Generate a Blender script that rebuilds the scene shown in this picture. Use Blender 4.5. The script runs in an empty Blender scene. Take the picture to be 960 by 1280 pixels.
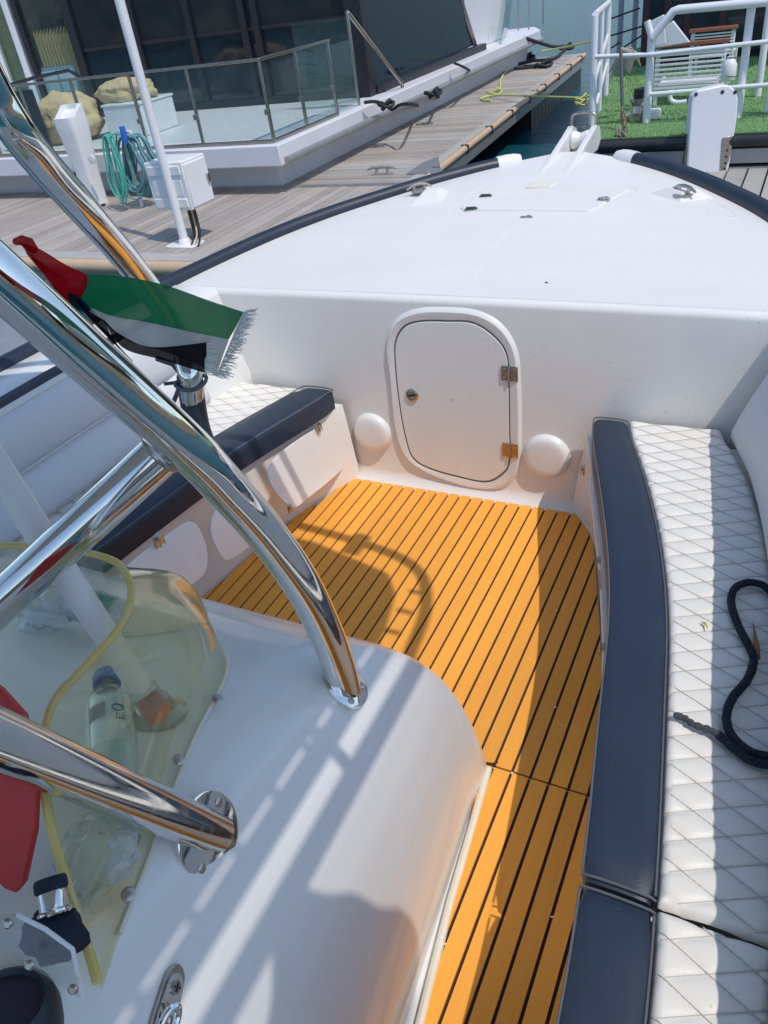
import bpy, bmesh, math, random
from mathutils import Vector, Matrix
random.seed(7)
S = bpy.context.scene
COL = S.collection
# ------------------------------------------------------------------ camera
F = 960.0; HD = 670.0; H = 1.75
dv = Vector((.153, .9882)).normalized(); ev = Vector((dv.y, -dv.x))
pitch = math.atan(HD / F); yaw = math.atan(700 / math.hypot(F, HD))
hh = Vector((-math.sin(yaw), math.cos(yaw), 0)); UP = Vector((0, 0, 1))
RT = hh.cross(UP)
FW = hh * math.cos(pitch) - UP * math.sin(pitch)
DN = -(UP * math.cos(pitch) + hh * math.sin(pitch))
O = Vector((0, 0, H))
cam = bpy.data.cameras.new('camera'); co = bpy.data.objects.new('camera', cam); COL.objects.link(co)
ydn = DN * dv.y + RT * ev.y      # image +y in world
xr = DN * dv.x + RT * ev.x       # image +x in world
co.matrix_world = Matrix(((xr.x, -ydn.x, -FW.x, O.x), (xr.y, -ydn.y, -FW.y, O.y), (xr.z, -ydn.z, -FW.z, O.z), (0, 0, 0, 1)))
cam.sensor_fit = 'VERTICAL'; cam.sensor_height = 36; cam.lens = 36 * F / 1280
cam.clip_end = 3000; cam.clip_start = .02
S.camera = co
S.render.resolution_x = 768; S.render.resolution_y = 1024
# ------------------------------------------------------------------ world, sun
SUN = Vector((.52, -.20, 1.0)).normalized()
w = bpy.data.worlds.new("World"); S.world = w; w.use_nodes = True
nt = w.node_tree; nt.nodes.clear()
sky = nt.nodes.new('ShaderNodeTexSky'); sky.sky_type = 'NISHITA'; sky.sun_disc = False
sky.sun_elevation = math.asin(SUN.z); sky.sun_rotation = math.atan2(SUN.x, SUN.y)
sky.air_density = 1.0; sky.dust_density = .6; sky.ozone_density = 1.0
bg = nt.nodes.new('ShaderNodeBackground'); bg.inputs[1].default_value = .15
ow = nt.nodes.new('ShaderNodeOutputWorld')
nt.links.new(sky.outputs[0], bg.inputs[0]); nt.links.new(bg.outputs[0], ow.inputs[0])
sl = bpy.data.lights.new('sun', 'SUN'); sl.energy = 2.1; sl.angle = math.radians(.53); sl.color = (1, .94, .86)
so = bpy.data.objects.new('sun', sl); COL.objects.link(so)
so.rotation_euler = (-SUN).to_track_quat('-Z', 'Y').to_euler(); so.location = SUN * 20
S.view_settings.view_transform = 'Standard'; S.view_settings.look = 'None'
S.view_settings.exposure = .30; S.view_settings.gamma = 1

# ------------------------------------------------------------------ surveying helpers: photo sight line to a known plane
def ray(x, y):
    q = Vector((x - 480., y - 640.)); return FW * F + DN * q.dot(dv) + RT * q.dot(ev)
def P(x, y, z):
    v = ray(x, y); return O + v * ((z - O.z) / v.z)
def PY(x, y, yy):
    v = ray(x, y); return O + v * (yy / v.y)
def PX(x, y, xx):
    v = ray(x, y); return O + v * (xx / v.x)
def PD(x, y, d):
    return O + ray(x, y) * (d / F)
def PP(x, y, p, n):
    v = ray(x, y); return O + v * ((Vector(p) - O).dot(Vector(n)) / v.dot(Vector(n)))
# ------------------------------------------------------------------ materials
def mat(name, col, rough=.5, metal=0, spec=.5, noise=None, bump=None, coat=0, rnd=0, spots=None, sub=0, streak=None):
    """noise=(scale, amount, col2) colour variation; bump=(scale,strength[,dist]); rnd = per-object value variation"""
    m = bpy.data.materials.new(name); m.use_nodes = True; t = m.node_tree; N = t.nodes; L = t.links
    b = N['Principled BSDF']; b.inputs['Roughness'].default_value = rough; b.inputs['Metallic'].default_value = metal
    b.inputs['Specular IOR Level'].default_value = spec
    if coat: b.inputs['Coat Weight'].default_value = coat; b.inputs['Coat Roughness'].default_value = .08
    c4 = (*col, 1); b.inputs['Base Color'].default_value = c4
    tc = N.new('ShaderNodeTexCoord'); last = None
    geo = N.new('ShaderNodeNewGeometry')
    vec = geo.outputs['Position']
    def mix(fac, a, bb):
        x = N.new('ShaderNodeMix'); x.data_type = 'RGBA'
        L.new(fac, x.inputs[0])
        if isinstance(a, tuple): x.inputs[6].default_value = a
        else: L.new(a, x.inputs[6])
        if isinstance(bb, tuple): x.inputs[7].default_value = bb
        else: L.new(bb, x.inputs[7])
        return x.outputs[2]
    cur = c4
    if noise:
        n = N.new('ShaderNodeTexNoise'); n.inputs['Scale'].default_value = noise[0]; n.inputs['Detail'].default_value = 6
        L.new(vec, n.inputs['Vector'])
        r = N.new('ShaderNodeMapRange'); r.inputs[1].default_value = .35; r.inputs[2].default_value = .7
        r.inputs[4].default_value = noise[1]; L.new(n.outputs[0], r.inputs[0])
        cur = mix(r.outputs[0], cur, (*noise[2], 1))
    if streak:
        mp = N.new('ShaderNodeMapping'); mp.inputs['Scale'].default_value = streak[0]; L.new(vec, mp.inputs[0])
        n = N.new('ShaderNodeTexNoise'); n.inputs['Scale'].default_value = 1; n.inputs['Detail'].default_value = 5
        L.new(mp.outputs[0], n.inputs['Vector'])
        r = N.new('ShaderNodeMapRange'); r.inputs[1].default_value = .38; r.inputs[2].default_value = .68
        r.inputs[4].default_value = streak[1]; L.new(n.outputs[0], r.inputs[0])
        cur = mix(r.outputs[0], cur, (*streak[2], 1))
    if spots:
        n = N.new('ShaderNodeTexVoronoi'); n.inputs['Scale'].default_value = spots[0]; L.new(vec, n.inputs['Vector'])
        r = N.new('ShaderNodeMapRange'); r.inputs[1].default_value = spots[1]; r.inputs[2].default_value = spots[1] * .6
        r.inputs[4].default_value = .8; L.new(n.outputs['Distance'], r.inputs[0])
        n2 = N.new('ShaderNodeTexNoise'); n2.inputs['Scale'].default_value = spots[0] * .13; L.new(vec, n2.inputs['Vector'])
        r2 = N.new('ShaderNodeMapRange'); r2.inputs[1].default_value = .52; r2.inputs[2].default_value = .62; L.new(n2.outputs[0], r2.inputs[0])
        mu = N.new('ShaderNodeMath'); mu.operation = 'MULTIPLY'; L.new(r.outputs[0], mu.inputs[0]); L.new(r2.outputs[0], mu.inputs[1])
        cur = mix(mu.outputs[0], cur, (*spots[2], 1))
    if rnd:
        oi = N.new('ShaderNodeObjectInfo'); hs = N.new('ShaderNodeHueSaturation')
        r = N.new('ShaderNodeMapRange'); r.inputs[3].default_value = 1 - rnd; r.inputs[4].default_value = 1 + rnd
        L.new(oi.outputs['Random'], r.inputs[0]); L.new(r.outputs[0], hs.inputs['Value'])
        if isinstance(cur, tuple): hs.inputs['Color'].default_value = cur
        else: L.new(cur, hs.inputs['Color'])
        cur = hs.outputs[0]
    if not isinstance(cur, tuple): L.new(cur, b.inputs['Base Color'])
    if bump:
        n = N.new('ShaderNodeTexNoise'); n.inputs['Scale'].default_value = bump[0]; n.inputs['Detail'].default_value = 4
        L.new(vec, n.inputs['Vector'])
        bp = N.new('ShaderNodeBump'); bp.inputs['Strength'].default_value = bump[1]; bp.inputs['Distance'].default_value = bump[2] if len(bump) > 2 else .01
        L.new(n.outputs[0], bp.inputs['Height']); L.new(bp.outputs[0], b.inputs['Normal'])
    # gentle roughness variation
    if metal < .5:
        n = N.new('ShaderNodeTexNoise'); n.inputs['Scale'].default_value = 9; n.inputs['Detail'].default_value = 3; L.new(vec, n.inputs['Vector'])
        r = N.new('ShaderNodeMapRange'); r.inputs[3].default_value = max(.02, rough - .08); r.inputs[4].default_value = min(1, rough + .08)
        L.new(n.outputs[0], r.inputs[0]); L.new(r.outputs[0], b.inputs['Roughness'])
    return m

def clear(name, tint, body, amount, rough=.05, ior=1.45):
    """see-through plastic or glass: tinted transparency, fresnel gloss and some milky body"""
    m = bpy.data.materials.new(name); m.use_nodes = True; t = m.node_tree; N = t.nodes; L = t.links; N.clear()
    tr = N.new('ShaderNodeBsdfTransparent'); tr.inputs[0].default_value = (*tint, 1)
    pb = N.new('ShaderNodeBsdfPrincipled'); pb.inputs['Base Color'].default_value = (*body, 1); pb.inputs['Roughness'].default_value = rough
    gl = N.new('ShaderNodeBsdfGlossy'); gl.inputs['Roughness'].default_value = rough
    lw = N.new('ShaderNodeLayerWeight'); lw.inputs[0].default_value = .5
    pw = N.new('ShaderNodeMath'); pw.operation = 'POWER'; pw.inputs[1].default_value = 4.0; L.new(lw.outputs['Facing'], pw.inputs[0])
    fr = N.new('ShaderNodeMapRange'); fr.inputs[3].default_value = ((ior - 1) / (ior + 1)) ** 2; fr.inputs[4].default_value = .85; L.new(pw.outputs[0], fr.inputs[0])
    geo = N.new('ShaderNodeNewGeometry'); n = N.new('ShaderNodeTexNoise'); n.inputs['Scale'].default_value = 14; n.inputs['Detail'].default_value = 5
    L.new(geo.outputs['Position'], n.inputs['Vector'])
    r = N.new('ShaderNodeMapRange'); r.inputs[1].default_value = .3; r.inputs[2].default_value = .75; r.inputs[3].default_value = amount * .6; r.inputs[4].default_value = min(1, amount * 1.5)
    L.new(n.outputs[0], r.inputs[0])
    m1 = N.new('ShaderNodeMixShader'); L.new(r.outputs[0], m1.inputs[0]); L.new(tr.outputs[0], m1.inputs[1]); L.new(pb.outputs[0], m1.inputs[2])
    m2 = N.new('ShaderNodeMixShader'); L.new(fr.outputs[0], m2.inputs[0]); L.new(m1.outputs[0], m2.inputs[1]); L.new(gl.outputs[0], m2.inputs[2])
    o = N.new('ShaderNodeOutputMaterial'); L.new(m2.outputs[0], o.inputs[0]); return m

M = {}
M['gel'] = mat('white gelcoat', (.80, .79, .765), .30, coat=.3, noise=(2.2, .5, (.72, .71, .68)), streak=((9, 2.5, 4), .3, (.72, .71, .675)), bump=(30, .02))
M['gelspeck'] = mat('speckled gelcoat', (.80, .79, .765), .4, coat=.1, noise=(4, .4, (.72, .71, .68)), spots=(48, .14, (.36, .33, .28)))
M['deck'] = mat('deck gelcoat', (.775, .755, .725), .5, noise=(2.2, .6, (.71, .695, .665)), streak=((1.2, 7, 1), .35, (.70, .68, .64)), bump=(260, .12, .002), spots=(34, .06, (.5, .46, .38)))
M['gelyellow'] = mat('stained gelcoat', (.76, .72, .58), .45, noise=(20, .6, (.78, .76, .7)))
M['plank'] = mat('orange teak foam', (.98, .43, .06), .75, rnd=.09, noise=(2.6, .7, (.88, .375, .055)), bump=(420, .25, .002), streak=((260, 6, 60), .3, (.80, .30, .03)))
M['caulk'] = mat('black caulk foam', (.022, .019, .017), .8, noise=(90, .4, (.06, .05, .04)))
M['chrome'] = mat('polished stainless', (.78, .77, .74), .07, 1)
b = M['chrome'].node_tree
n = b.nodes.new('ShaderNodeTexNoise'); n.inputs['Scale'].default_value = 70; n.inputs['Detail'].default_value = 6
g = b.nodes.new('ShaderNodeNewGeometry'); b.links.new(g.outputs['Position'], n.inputs['Vector'])
r = b.nodes.new('ShaderNodeMapRange'); r.inputs[1].default_value = .45; r.inputs[2].default_value = .75; r.inputs[3].default_value = .05; r.inputs[4].default_value = .17
b.links.new(n.outputs[0], r.inputs[0]); b.links.new(r.outputs[0], b.nodes['Principled BSDF'].inputs['Roughness'])
M['steel'] = mat('worn stainless', (.5, .48, .44), .28, 1, noise=(60, .5, (.3, .24, .17)))
M['brassy'] = mat('rusty stainless hinge', (.5, .38, .2), .42, 1, noise=(90, .7, (.32, .18, .07)))
M['dark'] = mat('dark fitting', (.03, .03, .035), .5)
M['navy'] = mat('navy vinyl', (.018, .030, .054), .45, noise=(7, .5, (.026, .040, .066)), bump=(330, .22, .002), spots=(28, .07, (.10, .12, .15)))
M['navyplast'] = mat('navy rub rail', (.014, .022, .042), .42, noise=(5, .4, (.03, .036, .05)))
M['piping'] = mat('grey piping', (.10, .11, .125), .6)
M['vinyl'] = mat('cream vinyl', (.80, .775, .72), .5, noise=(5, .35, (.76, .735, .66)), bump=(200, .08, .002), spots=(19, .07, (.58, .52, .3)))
M['thread'] = mat('stitching thread', (.50, .48, .45), .8)
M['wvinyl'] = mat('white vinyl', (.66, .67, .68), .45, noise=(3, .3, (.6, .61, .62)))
M['dock'] = mat('weathered decking', (.40, .355, .31), .85, rnd=.16, streak=((3, 3, 3), .6, (.31, .285, .26)), bump=(60, .3, .004))
M['dockg'] = mat('grey weathered decking', (.40, .38, .35), .85, rnd=.12, streak=((4, 4, 4), .6, (.31, .30, .285)), bump=(60, .3, .004))
M['dockbase'] = mat('dock frame', (.05, .045, .04), .9)
M['alu'] = mat('dull aluminium', (.42, .42, .42), .45, .6, noise=(8, .5, (.3, .3, .3)))
M['tanrub'] = mat('tan rubber fender', (.58, .42, .28), .7, noise=(4, .5, (.48, .34, .23)))
M['black'] = mat('black plastic', (.02, .022, .026), .38, noise=(8, .4, (.05, .05, .055)))
M['white'] = mat('white paint', (.78, .79, .82), .4, noise=(3, .25, (.7, .71, .74)), coat=.1)
M['pvc'] = mat('white plastic', (.80, .80, .80), .38, noise=(6, .3, (.72, .72, .71)))
M['hull'] = mat('houseboat white hull', (.72, .72, .76), .45, noise=(1.2, .35, (.62, .62, .66)), streak=((3, 3, .6), .3, (.62, .62, .64)))
M['dglass'] = mat('dark tinted glass', (.012, .022, .030), .03, spec=.7)
M['glass'] = clear('clear balustrade glass', (.87, .94, .93), (.3, .42, .42), .05, .02)
M['acryl'] = clear('yellowed acrylic', (.93, .92, .74), (.74, .70, .40), .15, .07)
M['acryl2'] = clear('clear acrylic', (.93, .95, .95), (.6, .62, .62), .12, .06)
M['film'] = clear('thin plastic film', (.92, .95, .97), (.7, .76, .8), .28, .15)
M['netgreen'] = mat('green net print', (.02, .30, .22), .5)
M['pet'] = clear('bottle plastic', (.86, .94, .95), (.55, .72, .76), .16, .06)
M['trim'] = mat('yellowed edge trim', (.68, .54, .14), .4, noise=(30, .5, (.72, .64, .36)))
M['bluecap'] = mat('blue cap', (.03, .16, .55), .4)
M['orange'] = mat('orange ring', (.75, .16, .05), .5)
M['red'] = mat('red plastic', (.55, .035, .03), .5, noise=(6, .3, (.48, .03, .03)))
M['navycloth'] = mat('dark navy cloth', (.010, .016, .035), .8, bump=(120, .5, .004))
M['rope'] = mat('dark navy rope', (.014, .024, .045), .8, bump=(420, .9, .004))
M['ropegrey'] = mat('frayed grey rope', (.06, .07, .08), .9, bump=(400, 1, .006), noise=(200, .6, (.16, .17, .17)))
M['ropeyel'] = mat('yellow green line', (.55, .60, .22), .8, bump=(200, .6, .004))
M['ropeblk'] = mat('black dock line', (.025, .03, .038), .8, bump=(200, .6, .004))
M['teal'] = mat('teal hose', (.08, .42, .34), .45, noise=(12, .4, (.06, .34, .28)))
M['bluehose'] = mat('faded blue hose', (.10, .24, .29), .45, noise=(12, .6, (.13, .33, .33)))
M['tancover'] = mat('tan canvas cover', (.68, .50, .28), .85, bump=(7, .9, .06), noise=(4, .4, (.42, .31, .17)))
M['curtain'] = mat('beige curtain', (.66, .48, .24), .85, streak=((20, 20, 1), .4, (.42, .33, .17)))
M['olive'] = mat('olive blind', (.30, .28, .13), .8)
M['dkframe'] = mat('charcoal window frame', (.012, .012, .018), .4)
M['maroon'] = mat('dark maroon frame', (.05, .018, .024), .45)
M['redwood'] = mat('reddish wood trim', (.30, .11, .07), .6)
M['grassbase'] = mat('green turf backing', (.15, .30, .11), .95, noise=(3, .7, (.22, .38, .16)), bump=(80, 1, .02))
M['grass'] = mat('artificial grass blades', (.20, .38, .15), .9, noise=(1.8, .8, (.30, .48, .22)))
M['rust'] = mat('rusty galvanised', (.30, .25, .20), .7, .4, noise=(30, .7, (.2, .11, .06)))
M['galv'] = mat('galvanised anchor', (.42, .39, .34), .55, .5, noise=(14, .5, (.3, .26, .2)))
M['green'] = mat('green fitting', (.08, .13, .10), .5, .5)
M['bluegrey'] = mat('blue grey panel', (.40, .47, .55), .4)
M['leaf'] = mat('dry brown leaf', (.32, .17, .06), .8, noise=(80, .5, (.2, .09, .03)))
M['greenbit'] = mat('yellow green petal', (.5, .52, .05), .7)
M['rock'] = mat('brown rock', (.22, .16, .10), .95, noise=(1.5, .8, (.09, .07, .05)), bump=(2, 1, .3), rnd=.3)
M['sand'] = mat('sandy bank', (.30, .24, .16), .95, noise=(.6, .7, (.2, .15, .1)), bump=(1.5, 1, .2))
M['skin'] = mat('skin', (.42, .25, .17), .5, noise=(20, .2, (.38, .21, .14)))
M['shirt'] = mat('grey canvas', (.30, .32, .36), .9, bump=(30, .3, .01))
M['trouser'] = mat('dark blue shorts', (.03, .04, .07), .9)
M['hair'] = mat('dark hair', (.02, .016, .013), .6)
M['print'] = mat('grey print', (.05, .07, .12), .6)
M['printpink'] = mat('pink print', (.62, .36, .42), .6)
M['printblue'] = mat('blue print', (.12, .22, .4), .6)

def flagmat(name, col):
    m = bpy.data.materials.new(name); m.use_nodes = True; t = m.node_tree; N = t.nodes; L = t.links; N.clear()
    d = N.new('ShaderNodeBsdfDiffuse'); tl = N.new('ShaderNodeBsdfTranslucent'); tr = N.new('ShaderNodeBsdfTransparent')
    geo = N.new('ShaderNodeNewGeometry'); n = N.new('ShaderNodeTexNoise'); n.inputs['Scale'].default_value = 60; n.inputs['Detail'].default_value = 5; L.new(geo.outputs['Position'], n.inputs['Vector'])
    mx = N.new('ShaderNodeMix'); mx.data_type = 'RGBA'; L.new(n.outputs[0], mx.inputs[0]); mx.inputs[6].default_value = (*col, 1); mx.inputs[7].default_value = (*[c * .72 for c in col], 1)
    L.new(mx.outputs[2], d.inputs[0]); L.new(mx.outputs[2], tl.inputs[0])
    a = N.new('ShaderNodeMixShader'); a.inputs[0].default_value = .4; L.new(d.outputs[0], a.inputs[1]); L.new(tl.outputs[0], a.inputs[2])
    c = N.new('ShaderNodeMixShader'); c.inputs[0].default_value = .18; L.new(a.outputs[0], c.inputs[1]); L.new(tr.outputs[0], c.inputs[2])
    o = N.new('ShaderNodeOutputMaterial'); L.new(c.outputs[0], o.inputs[0]); return m
M['fringe'] = mat('white fringe thread', (.75, .75, .73), .9)
M['fred'] = flagmat('red flag cloth', (.72, .012, .025)); M['fgreen'] = flagmat('green flag cloth', (.03, .36, .15))
M['fwhite'] = flagmat('white flag cloth', (.78, .78, .76)); M['fblack'] = flagmat('black flag cloth', (.015, .015, .02))

# ------------------------------------------------------------------ building helpers
LOC = {}
def tag(o, label=None, cat=None, group=None, kind=None):
    if label: o['label'] = label
    if cat: o['category'] = cat
    if group: o['group'] = group
    if kind: o['kind'] = kind
    return o
def thing(name, label, cat, loc, group=None):
    o = bpy.data.objects.new(name, None); COL.objects.link(o); o.location = loc; o.empty_display_size = .1
    LOC[o] = Vector(loc); return tag(o, label, cat, group)
def V(*a): return Vector(a)
class MB:
    def __init__(s): s.v = []; s.f = []
    def add(s, v, f):
        n = len(s.v); s.v += [Vector(p) for p in v]; s.f += [tuple(i + n for i in q) for q in f]; return s
    def box(s, lo, hi):
        x0, y0, z0 = lo; x1, y1, z1 = hi
        return s.add([(x0, y0, z0), (x1, y0, z0), (x1, y1, z0), (x0, y1, z0), (x0, y0, z1), (x1, y0, z1), (x1, y1, z1), (x0, y1, z1)],
                     [(3, 2, 1, 0), (4, 5, 6, 7), (0, 1, 5, 4), (1, 2, 6, 5), (2, 3, 7, 6), (3, 0, 4, 7)])
    def obox(s, c, ax, ay, az):
        c, ax, ay, az = map(Vector, (c, ax, ay, az))
        return s.add([c + ax * i + ay * j + az * k for k in (-.5, .5) for i, j in ((-.5, -.5), (.5, -.5), (.5, .5), (-.5, .5))],
                     [(3, 2, 1, 0), (4, 5, 6, 7), (0, 1, 5, 4), (1, 2, 6, 5), (2, 3, 7, 6), (3, 0, 4, 7)])
    def prism(s, poly, d):
        """poly = list of points, extruded by vector d"""
        poly = [Vector(p) for p in poly]; d = Vector(d); n = len(poly)
        return s.add(poly + [p + d for p in poly], [tuple(range(n))[::-1], tuple(range(n, 2 * n))] + [(i, (i + 1) % n, (i + 1) % n + n, i + n) for i in range(n)])
    def tube(s, pts, r, seg=12, closed=False, cap=True):
        pts = [Vector(p) for p in pts]; n = len(pts); rr = r if isinstance(r, (list, tuple)) else [r] * n
        vs = []; prev = None
        for i, p in enumerate(pts):
            if closed: t = pts[(i + 1) % n] - pts[i - 1]
            else: t = pts[min(i + 1, n - 1)] - pts[max(i - 1, 0)]
            t.normalize()
            if prev is None:
                a = t.cross(UP) if abs(t.z) < .9 else t.cross(V(1, 0, 0))
            else: a = prev - t * prev.dot(t)
            a.normalize(); prev = a; bb = t.cross(a)
            vs += [p + (a * math.cos(2 * math.pi * k / seg) + bb * math.sin(2 * math.pi * k / seg)) * rr[i] for k in range(seg)]
        fs = []
        for i in range(n if closed else n - 1):
            j = (i + 1) % n
            fs += [(i * seg + k, i * seg + (k + 1) % seg, j * seg + (k + 1) % seg, j * seg + k) for k in range(seg)]
        if cap and not closed: fs += [tuple(range(seg))[::-1], tuple((n - 1) * seg + k for k in range(seg))]
        return s.add(vs, fs)
    def grid(s, rows, closed=False):
        m = len(rows[0]); vs = [p for r_ in rows for p in r_]
        fs = [(i * m + j, i * m + (j + 1) % m, (i + 1) * m + (j + 1) % m, (i + 1) * m + j) for i in range(len(rows) - 1) for j in range(m if closed else m - 1)]
        return s.add(vs, fs)
    def lathe(s, c, axis, prof, seg=28):
        """prof = [(radius, height along axis)]"""
        c = Vector(c); ax = Vector(axis).normalized(); a = ax.cross(UP) if abs(ax.z) < .9 else ax.cross(V(1, 0, 0)); a.normalize(); bb = ax.cross(a)
        rows = [[c + ax * h + (a * math.cos(2 * math.pi * k / seg) + bb * math.sin(2 * math.pi * k / seg)) * max(rr, 1e-4) for k in range(seg)] for rr, h in prof]
        return s.grid(rows, True)
    def ball(s, c, r, seg=14, sc=(1, 1, 1)):
        rows = []
        for i in range(seg // 2 + 1):
            th = math.pi * i / (seg // 2)
            rows.append([Vector(c) + V(math.sin(th) * math.cos(2 * math.pi * k / seg) * sc[0], math.sin(th) * math.sin(2 * math.pi * k / seg) * sc[1], math.cos(th) * sc[2]) * r for k in range(seg)])
        return s.grid(rows, True)
    def build(s, name, m, parent=None, smooth=True, bev=0, seg=2, ang=35, kind=None, solid=0, sub=0, label=None):
        me = bpy.data.meshes.new(name); off = LOC.get(parent, Vector((0, 0, 0)))
        me.from_pydata([v - off for v in s.v], [], s.f); me.materials.append(M[m] if isinstance(m, str) else m)
        bm = bmesh.new(); bm.from_mesh(me)
        bmesh.ops.remove_doubles(bm, verts=bm.verts, dist=1e-6); bmesh.ops.recalc_face_normals(bm, faces=bm.faces); bm.to_mesh(me); bm.free()
        if smooth:
            me.shade_smooth()
            me.set_sharp_from_angle(angle=math.radians(ang))
        o = bpy.data.objects.new(name, me); COL.objects.link(o)
        if parent: o.parent = parent; LOC[o] = off
        if solid:
            q = o.modifiers.new('solid', 'SOLIDIFY'); q.thickness = solid; q.offset = 0
        if bev:
            q = o.modifiers.new('bevel', 'BEVEL'); q.width = bev; q.segments = seg; q.limit_method = 'ANGLE'; q.angle_limit = math.radians(30)
            q.harden_normals = False
        if sub:
            q = o.modifiers.new('sub', 'SUBSURF'); q.levels = sub; q.render_levels = sub
        if kind: o['kind'] = kind
        if label: o['label'] = label
        return o
def spl(pts, n=8, closed=False):
    """Catmull-Rom through points"""
    pts = [Vector(p) for p in pts]; out = []; m = len(pts)
    for i in range(m if closed else m - 1):
        if closed: a, b_, c, d = pts[i - 1], pts[i], pts[(i + 1) % m], pts[(i + 2) % m]
        else: a, b_, c, d = pts[max(i - 1, 0)], pts[i], pts[i + 1], pts[min(i + 2, m - 1)]
        for k in range(n):
            t = k / n
            out.append(.5 * ((2 * b_) + (c - a) * t + (2 * a - 5 * b_ + 4 * c - d) * t * t + (3 * b_ - a - 3 * c + d) * t ** 3))
    if not closed: out.append(pts[-1])
    return out
def lerpt(tab, y):
    """piecewise linear table [(y, value)] with ascending y"""
    if y <= tab[0][0]: return tab[0][1]
    for (a, va), (c, vc) in zip(tab, tab[1:]):
        if y <= c: return va + (vc - va) * (y - a) / (c - a)
    return tab[-1][1]
def smt(tab, y):
    """smooth table: average of neighbours"""
    d = .07; return sum(lerpt(tab, y + k * d) for k in (-2, -1, 0, 1, 2)) / 5
def rrect(cx, cy, w_, h_, r_, n=6):
    out = []
    for sx, sy, a0 in ((1, 1, 0), (-1, 1, 90), (-1, -1, 180), (1, -1, 270)):
        for k in range(n + 1):
            a = math.radians(a0 + 90 * k / n); out.append((cx + sx * (w_ / 2 - r_) + r_ * math.cos(a), cy + sy * (h_ / 2 - r_) + r_ * math.sin(a)))
    return out
def clipx(poly, x0, x1):
    for s_, lim in ((1, x0), (-1, x1)):
        out = []
        for i in range(len(poly)):
            a, c = poly[i - 1], poly[i]; ia = s_ * (a[0] - lim) >= 0; ic = s_ * (c[0] - lim) >= 0
            if ia != ic:
                t = (lim - a[0]) / (c[0] - a[0]); out.append((lim, a[1] + (c[1] - a[1]) * t))
            if ic: out.append(c)
        poly = out
        if len(poly) < 3: return []
    # drop doubles
    r_ = []
    for p in poly:
        if not r_ or (abs(p[0] - r_[-1][0]) + abs(p[1] - r_[-1][1])) > 1e-5: r_.append(p)
    return r_ if len(r_) > 2 else []
def text(body, size, mtx, m, parent, name):
    c = bpy.data.curves.new(name, 'FONT'); c.body = body; c.size = size; c.extrude = .0006
    o = bpy.data.objects.new(name, c); COL.objects.link(o); bpy.context.view_layer.update()
    me = bpy.data.meshes.new_from_object(o); bpy.data.objects.remove(o); me.transform(mtx)
    if parent: me.transform(Matrix.Translation(-LOC[parent]))
    me.materials.clear(); me.materials.append(M[m]); o = bpy.data.objects.new(name, me); COL.objects.link(o); o.parent = parent
    return o
def screw(mb, c, n, r_=.005):
    mb.lathe(c, n, [(0, .0), (r_, 0), (r_, .0015), (r_ * .6, .003), (0, .003)], 12)

def scr(c, n, r_, parent, m='steel'):
    q = MB(); screw(q, Vector(c), n, r_); return q.build('screw', m, parent)
CX = -1.05
# =================================================================== WATER AND SHORE
WZ = -.62
wm = bpy.data.materials.new('harbour water'); wm.use_nodes = True; t = wm.node_tree; bs = t.nodes['Principled BSDF']
bs.inputs['Base Color'].default_value = (.009, .070, .095, 1); bs.inputs['Roughness'].default_value = .26; bs.inputs['IOR'].default_value = 1.33; bs.inputs['Specular IOR Level'].default_value = .12
g = t.nodes.new('ShaderNodeNewGeometry'); mp = t.nodes.new('ShaderNodeMapping'); mp.inputs['Scale'].default_value = (1, 2.0, 1); mp.inputs['Rotation'].default_value = (0, 0, .35)
n1 = t.nodes.new('ShaderNodeTexNoise'); n1.inputs['Scale'].default_value = 2.6; n1.inputs['Detail'].default_value = 7; n1.inputs['Roughness'].default_value = .6; n1.inputs['Distortion'].default_value = .5
bp = t.nodes.new('ShaderNodeBump'); bp.inputs['Strength'].default_value = .45; bp.inputs['Distance'].default_value = .10
t.links.new(g.outputs['Position'], mp.inputs[0]); t.links.new(mp.outputs[0], n1.inputs['Vector']); t.links.new(n1.outputs[0], bp.inputs['Height']); t.links.new(bp.outputs[0], bs.inputs['Normal'])
M['water'] = wm
tag(MB().add([(-1200, -1200, WZ), (1200, -1200, WZ), (1200, 1200, WZ), (-1200, 1200, WZ)], [(0, 1, 2, 3)]).build('water', 'water', smooth=False), kind='structure')
def bank(y0, y1, x0, x1, name):
    rows = []
    rr = random.Random(3)
    for i in range(9):
        y = y0 + (y1 - y0) * i / 8; h = -1.2 + 6.2 * min(1, i / 5.0)
        rows.append([V(x0 + (x1 - x0) * j / 90, y + rr.uniform(-1, 1), h + rr.uniform(-.5, .5) * (1 if i < 7 else .2)) for j in range(91)])
    tag(MB().grid(rows).build(name, 'sand', smooth=False), kind='structure')
bank(-32, -50, -90, 90, 'rocky_bank')
rows = []
rr_ = random.Random(9)
for i in range(9):
    rows.append([V(46 + i * 2.2 + rr_.uniform(-1, 1), -60 + 2 * j, -1.2 + 9 * min(1, i / 5.0) + rr_.uniform(-.6, .6)) for j in range(70)])
tag(MB().grid(rows).build('reflection_hill', 'sand', smooth=False), kind='structure')  # unseen hill added for the houseboat's side windows to reflect

# =================================================================== OWN MOTOR BOAT
boat = thing('motor_boat', 'white open motor boat with orange striped cockpit floor, seen from its own helm', 'boat', (CX, 0, 0))
HB = [(-1.6, 1.40), (.4, 1.41), (1.6, 1.39), (2.0, 1.36), (2.44, 1.28), (2.95, 1.10), (3.25, .94), (3.55, .72), (3.72, .57), (3.88, .40), (3.97, .27), (4.03, .15), (4.06, .02)]
def hb(y): return lerpt(HB, y)
def sz(y): return .772 + .112 * max(0, (y - 2.3)) / 1.7
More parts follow.
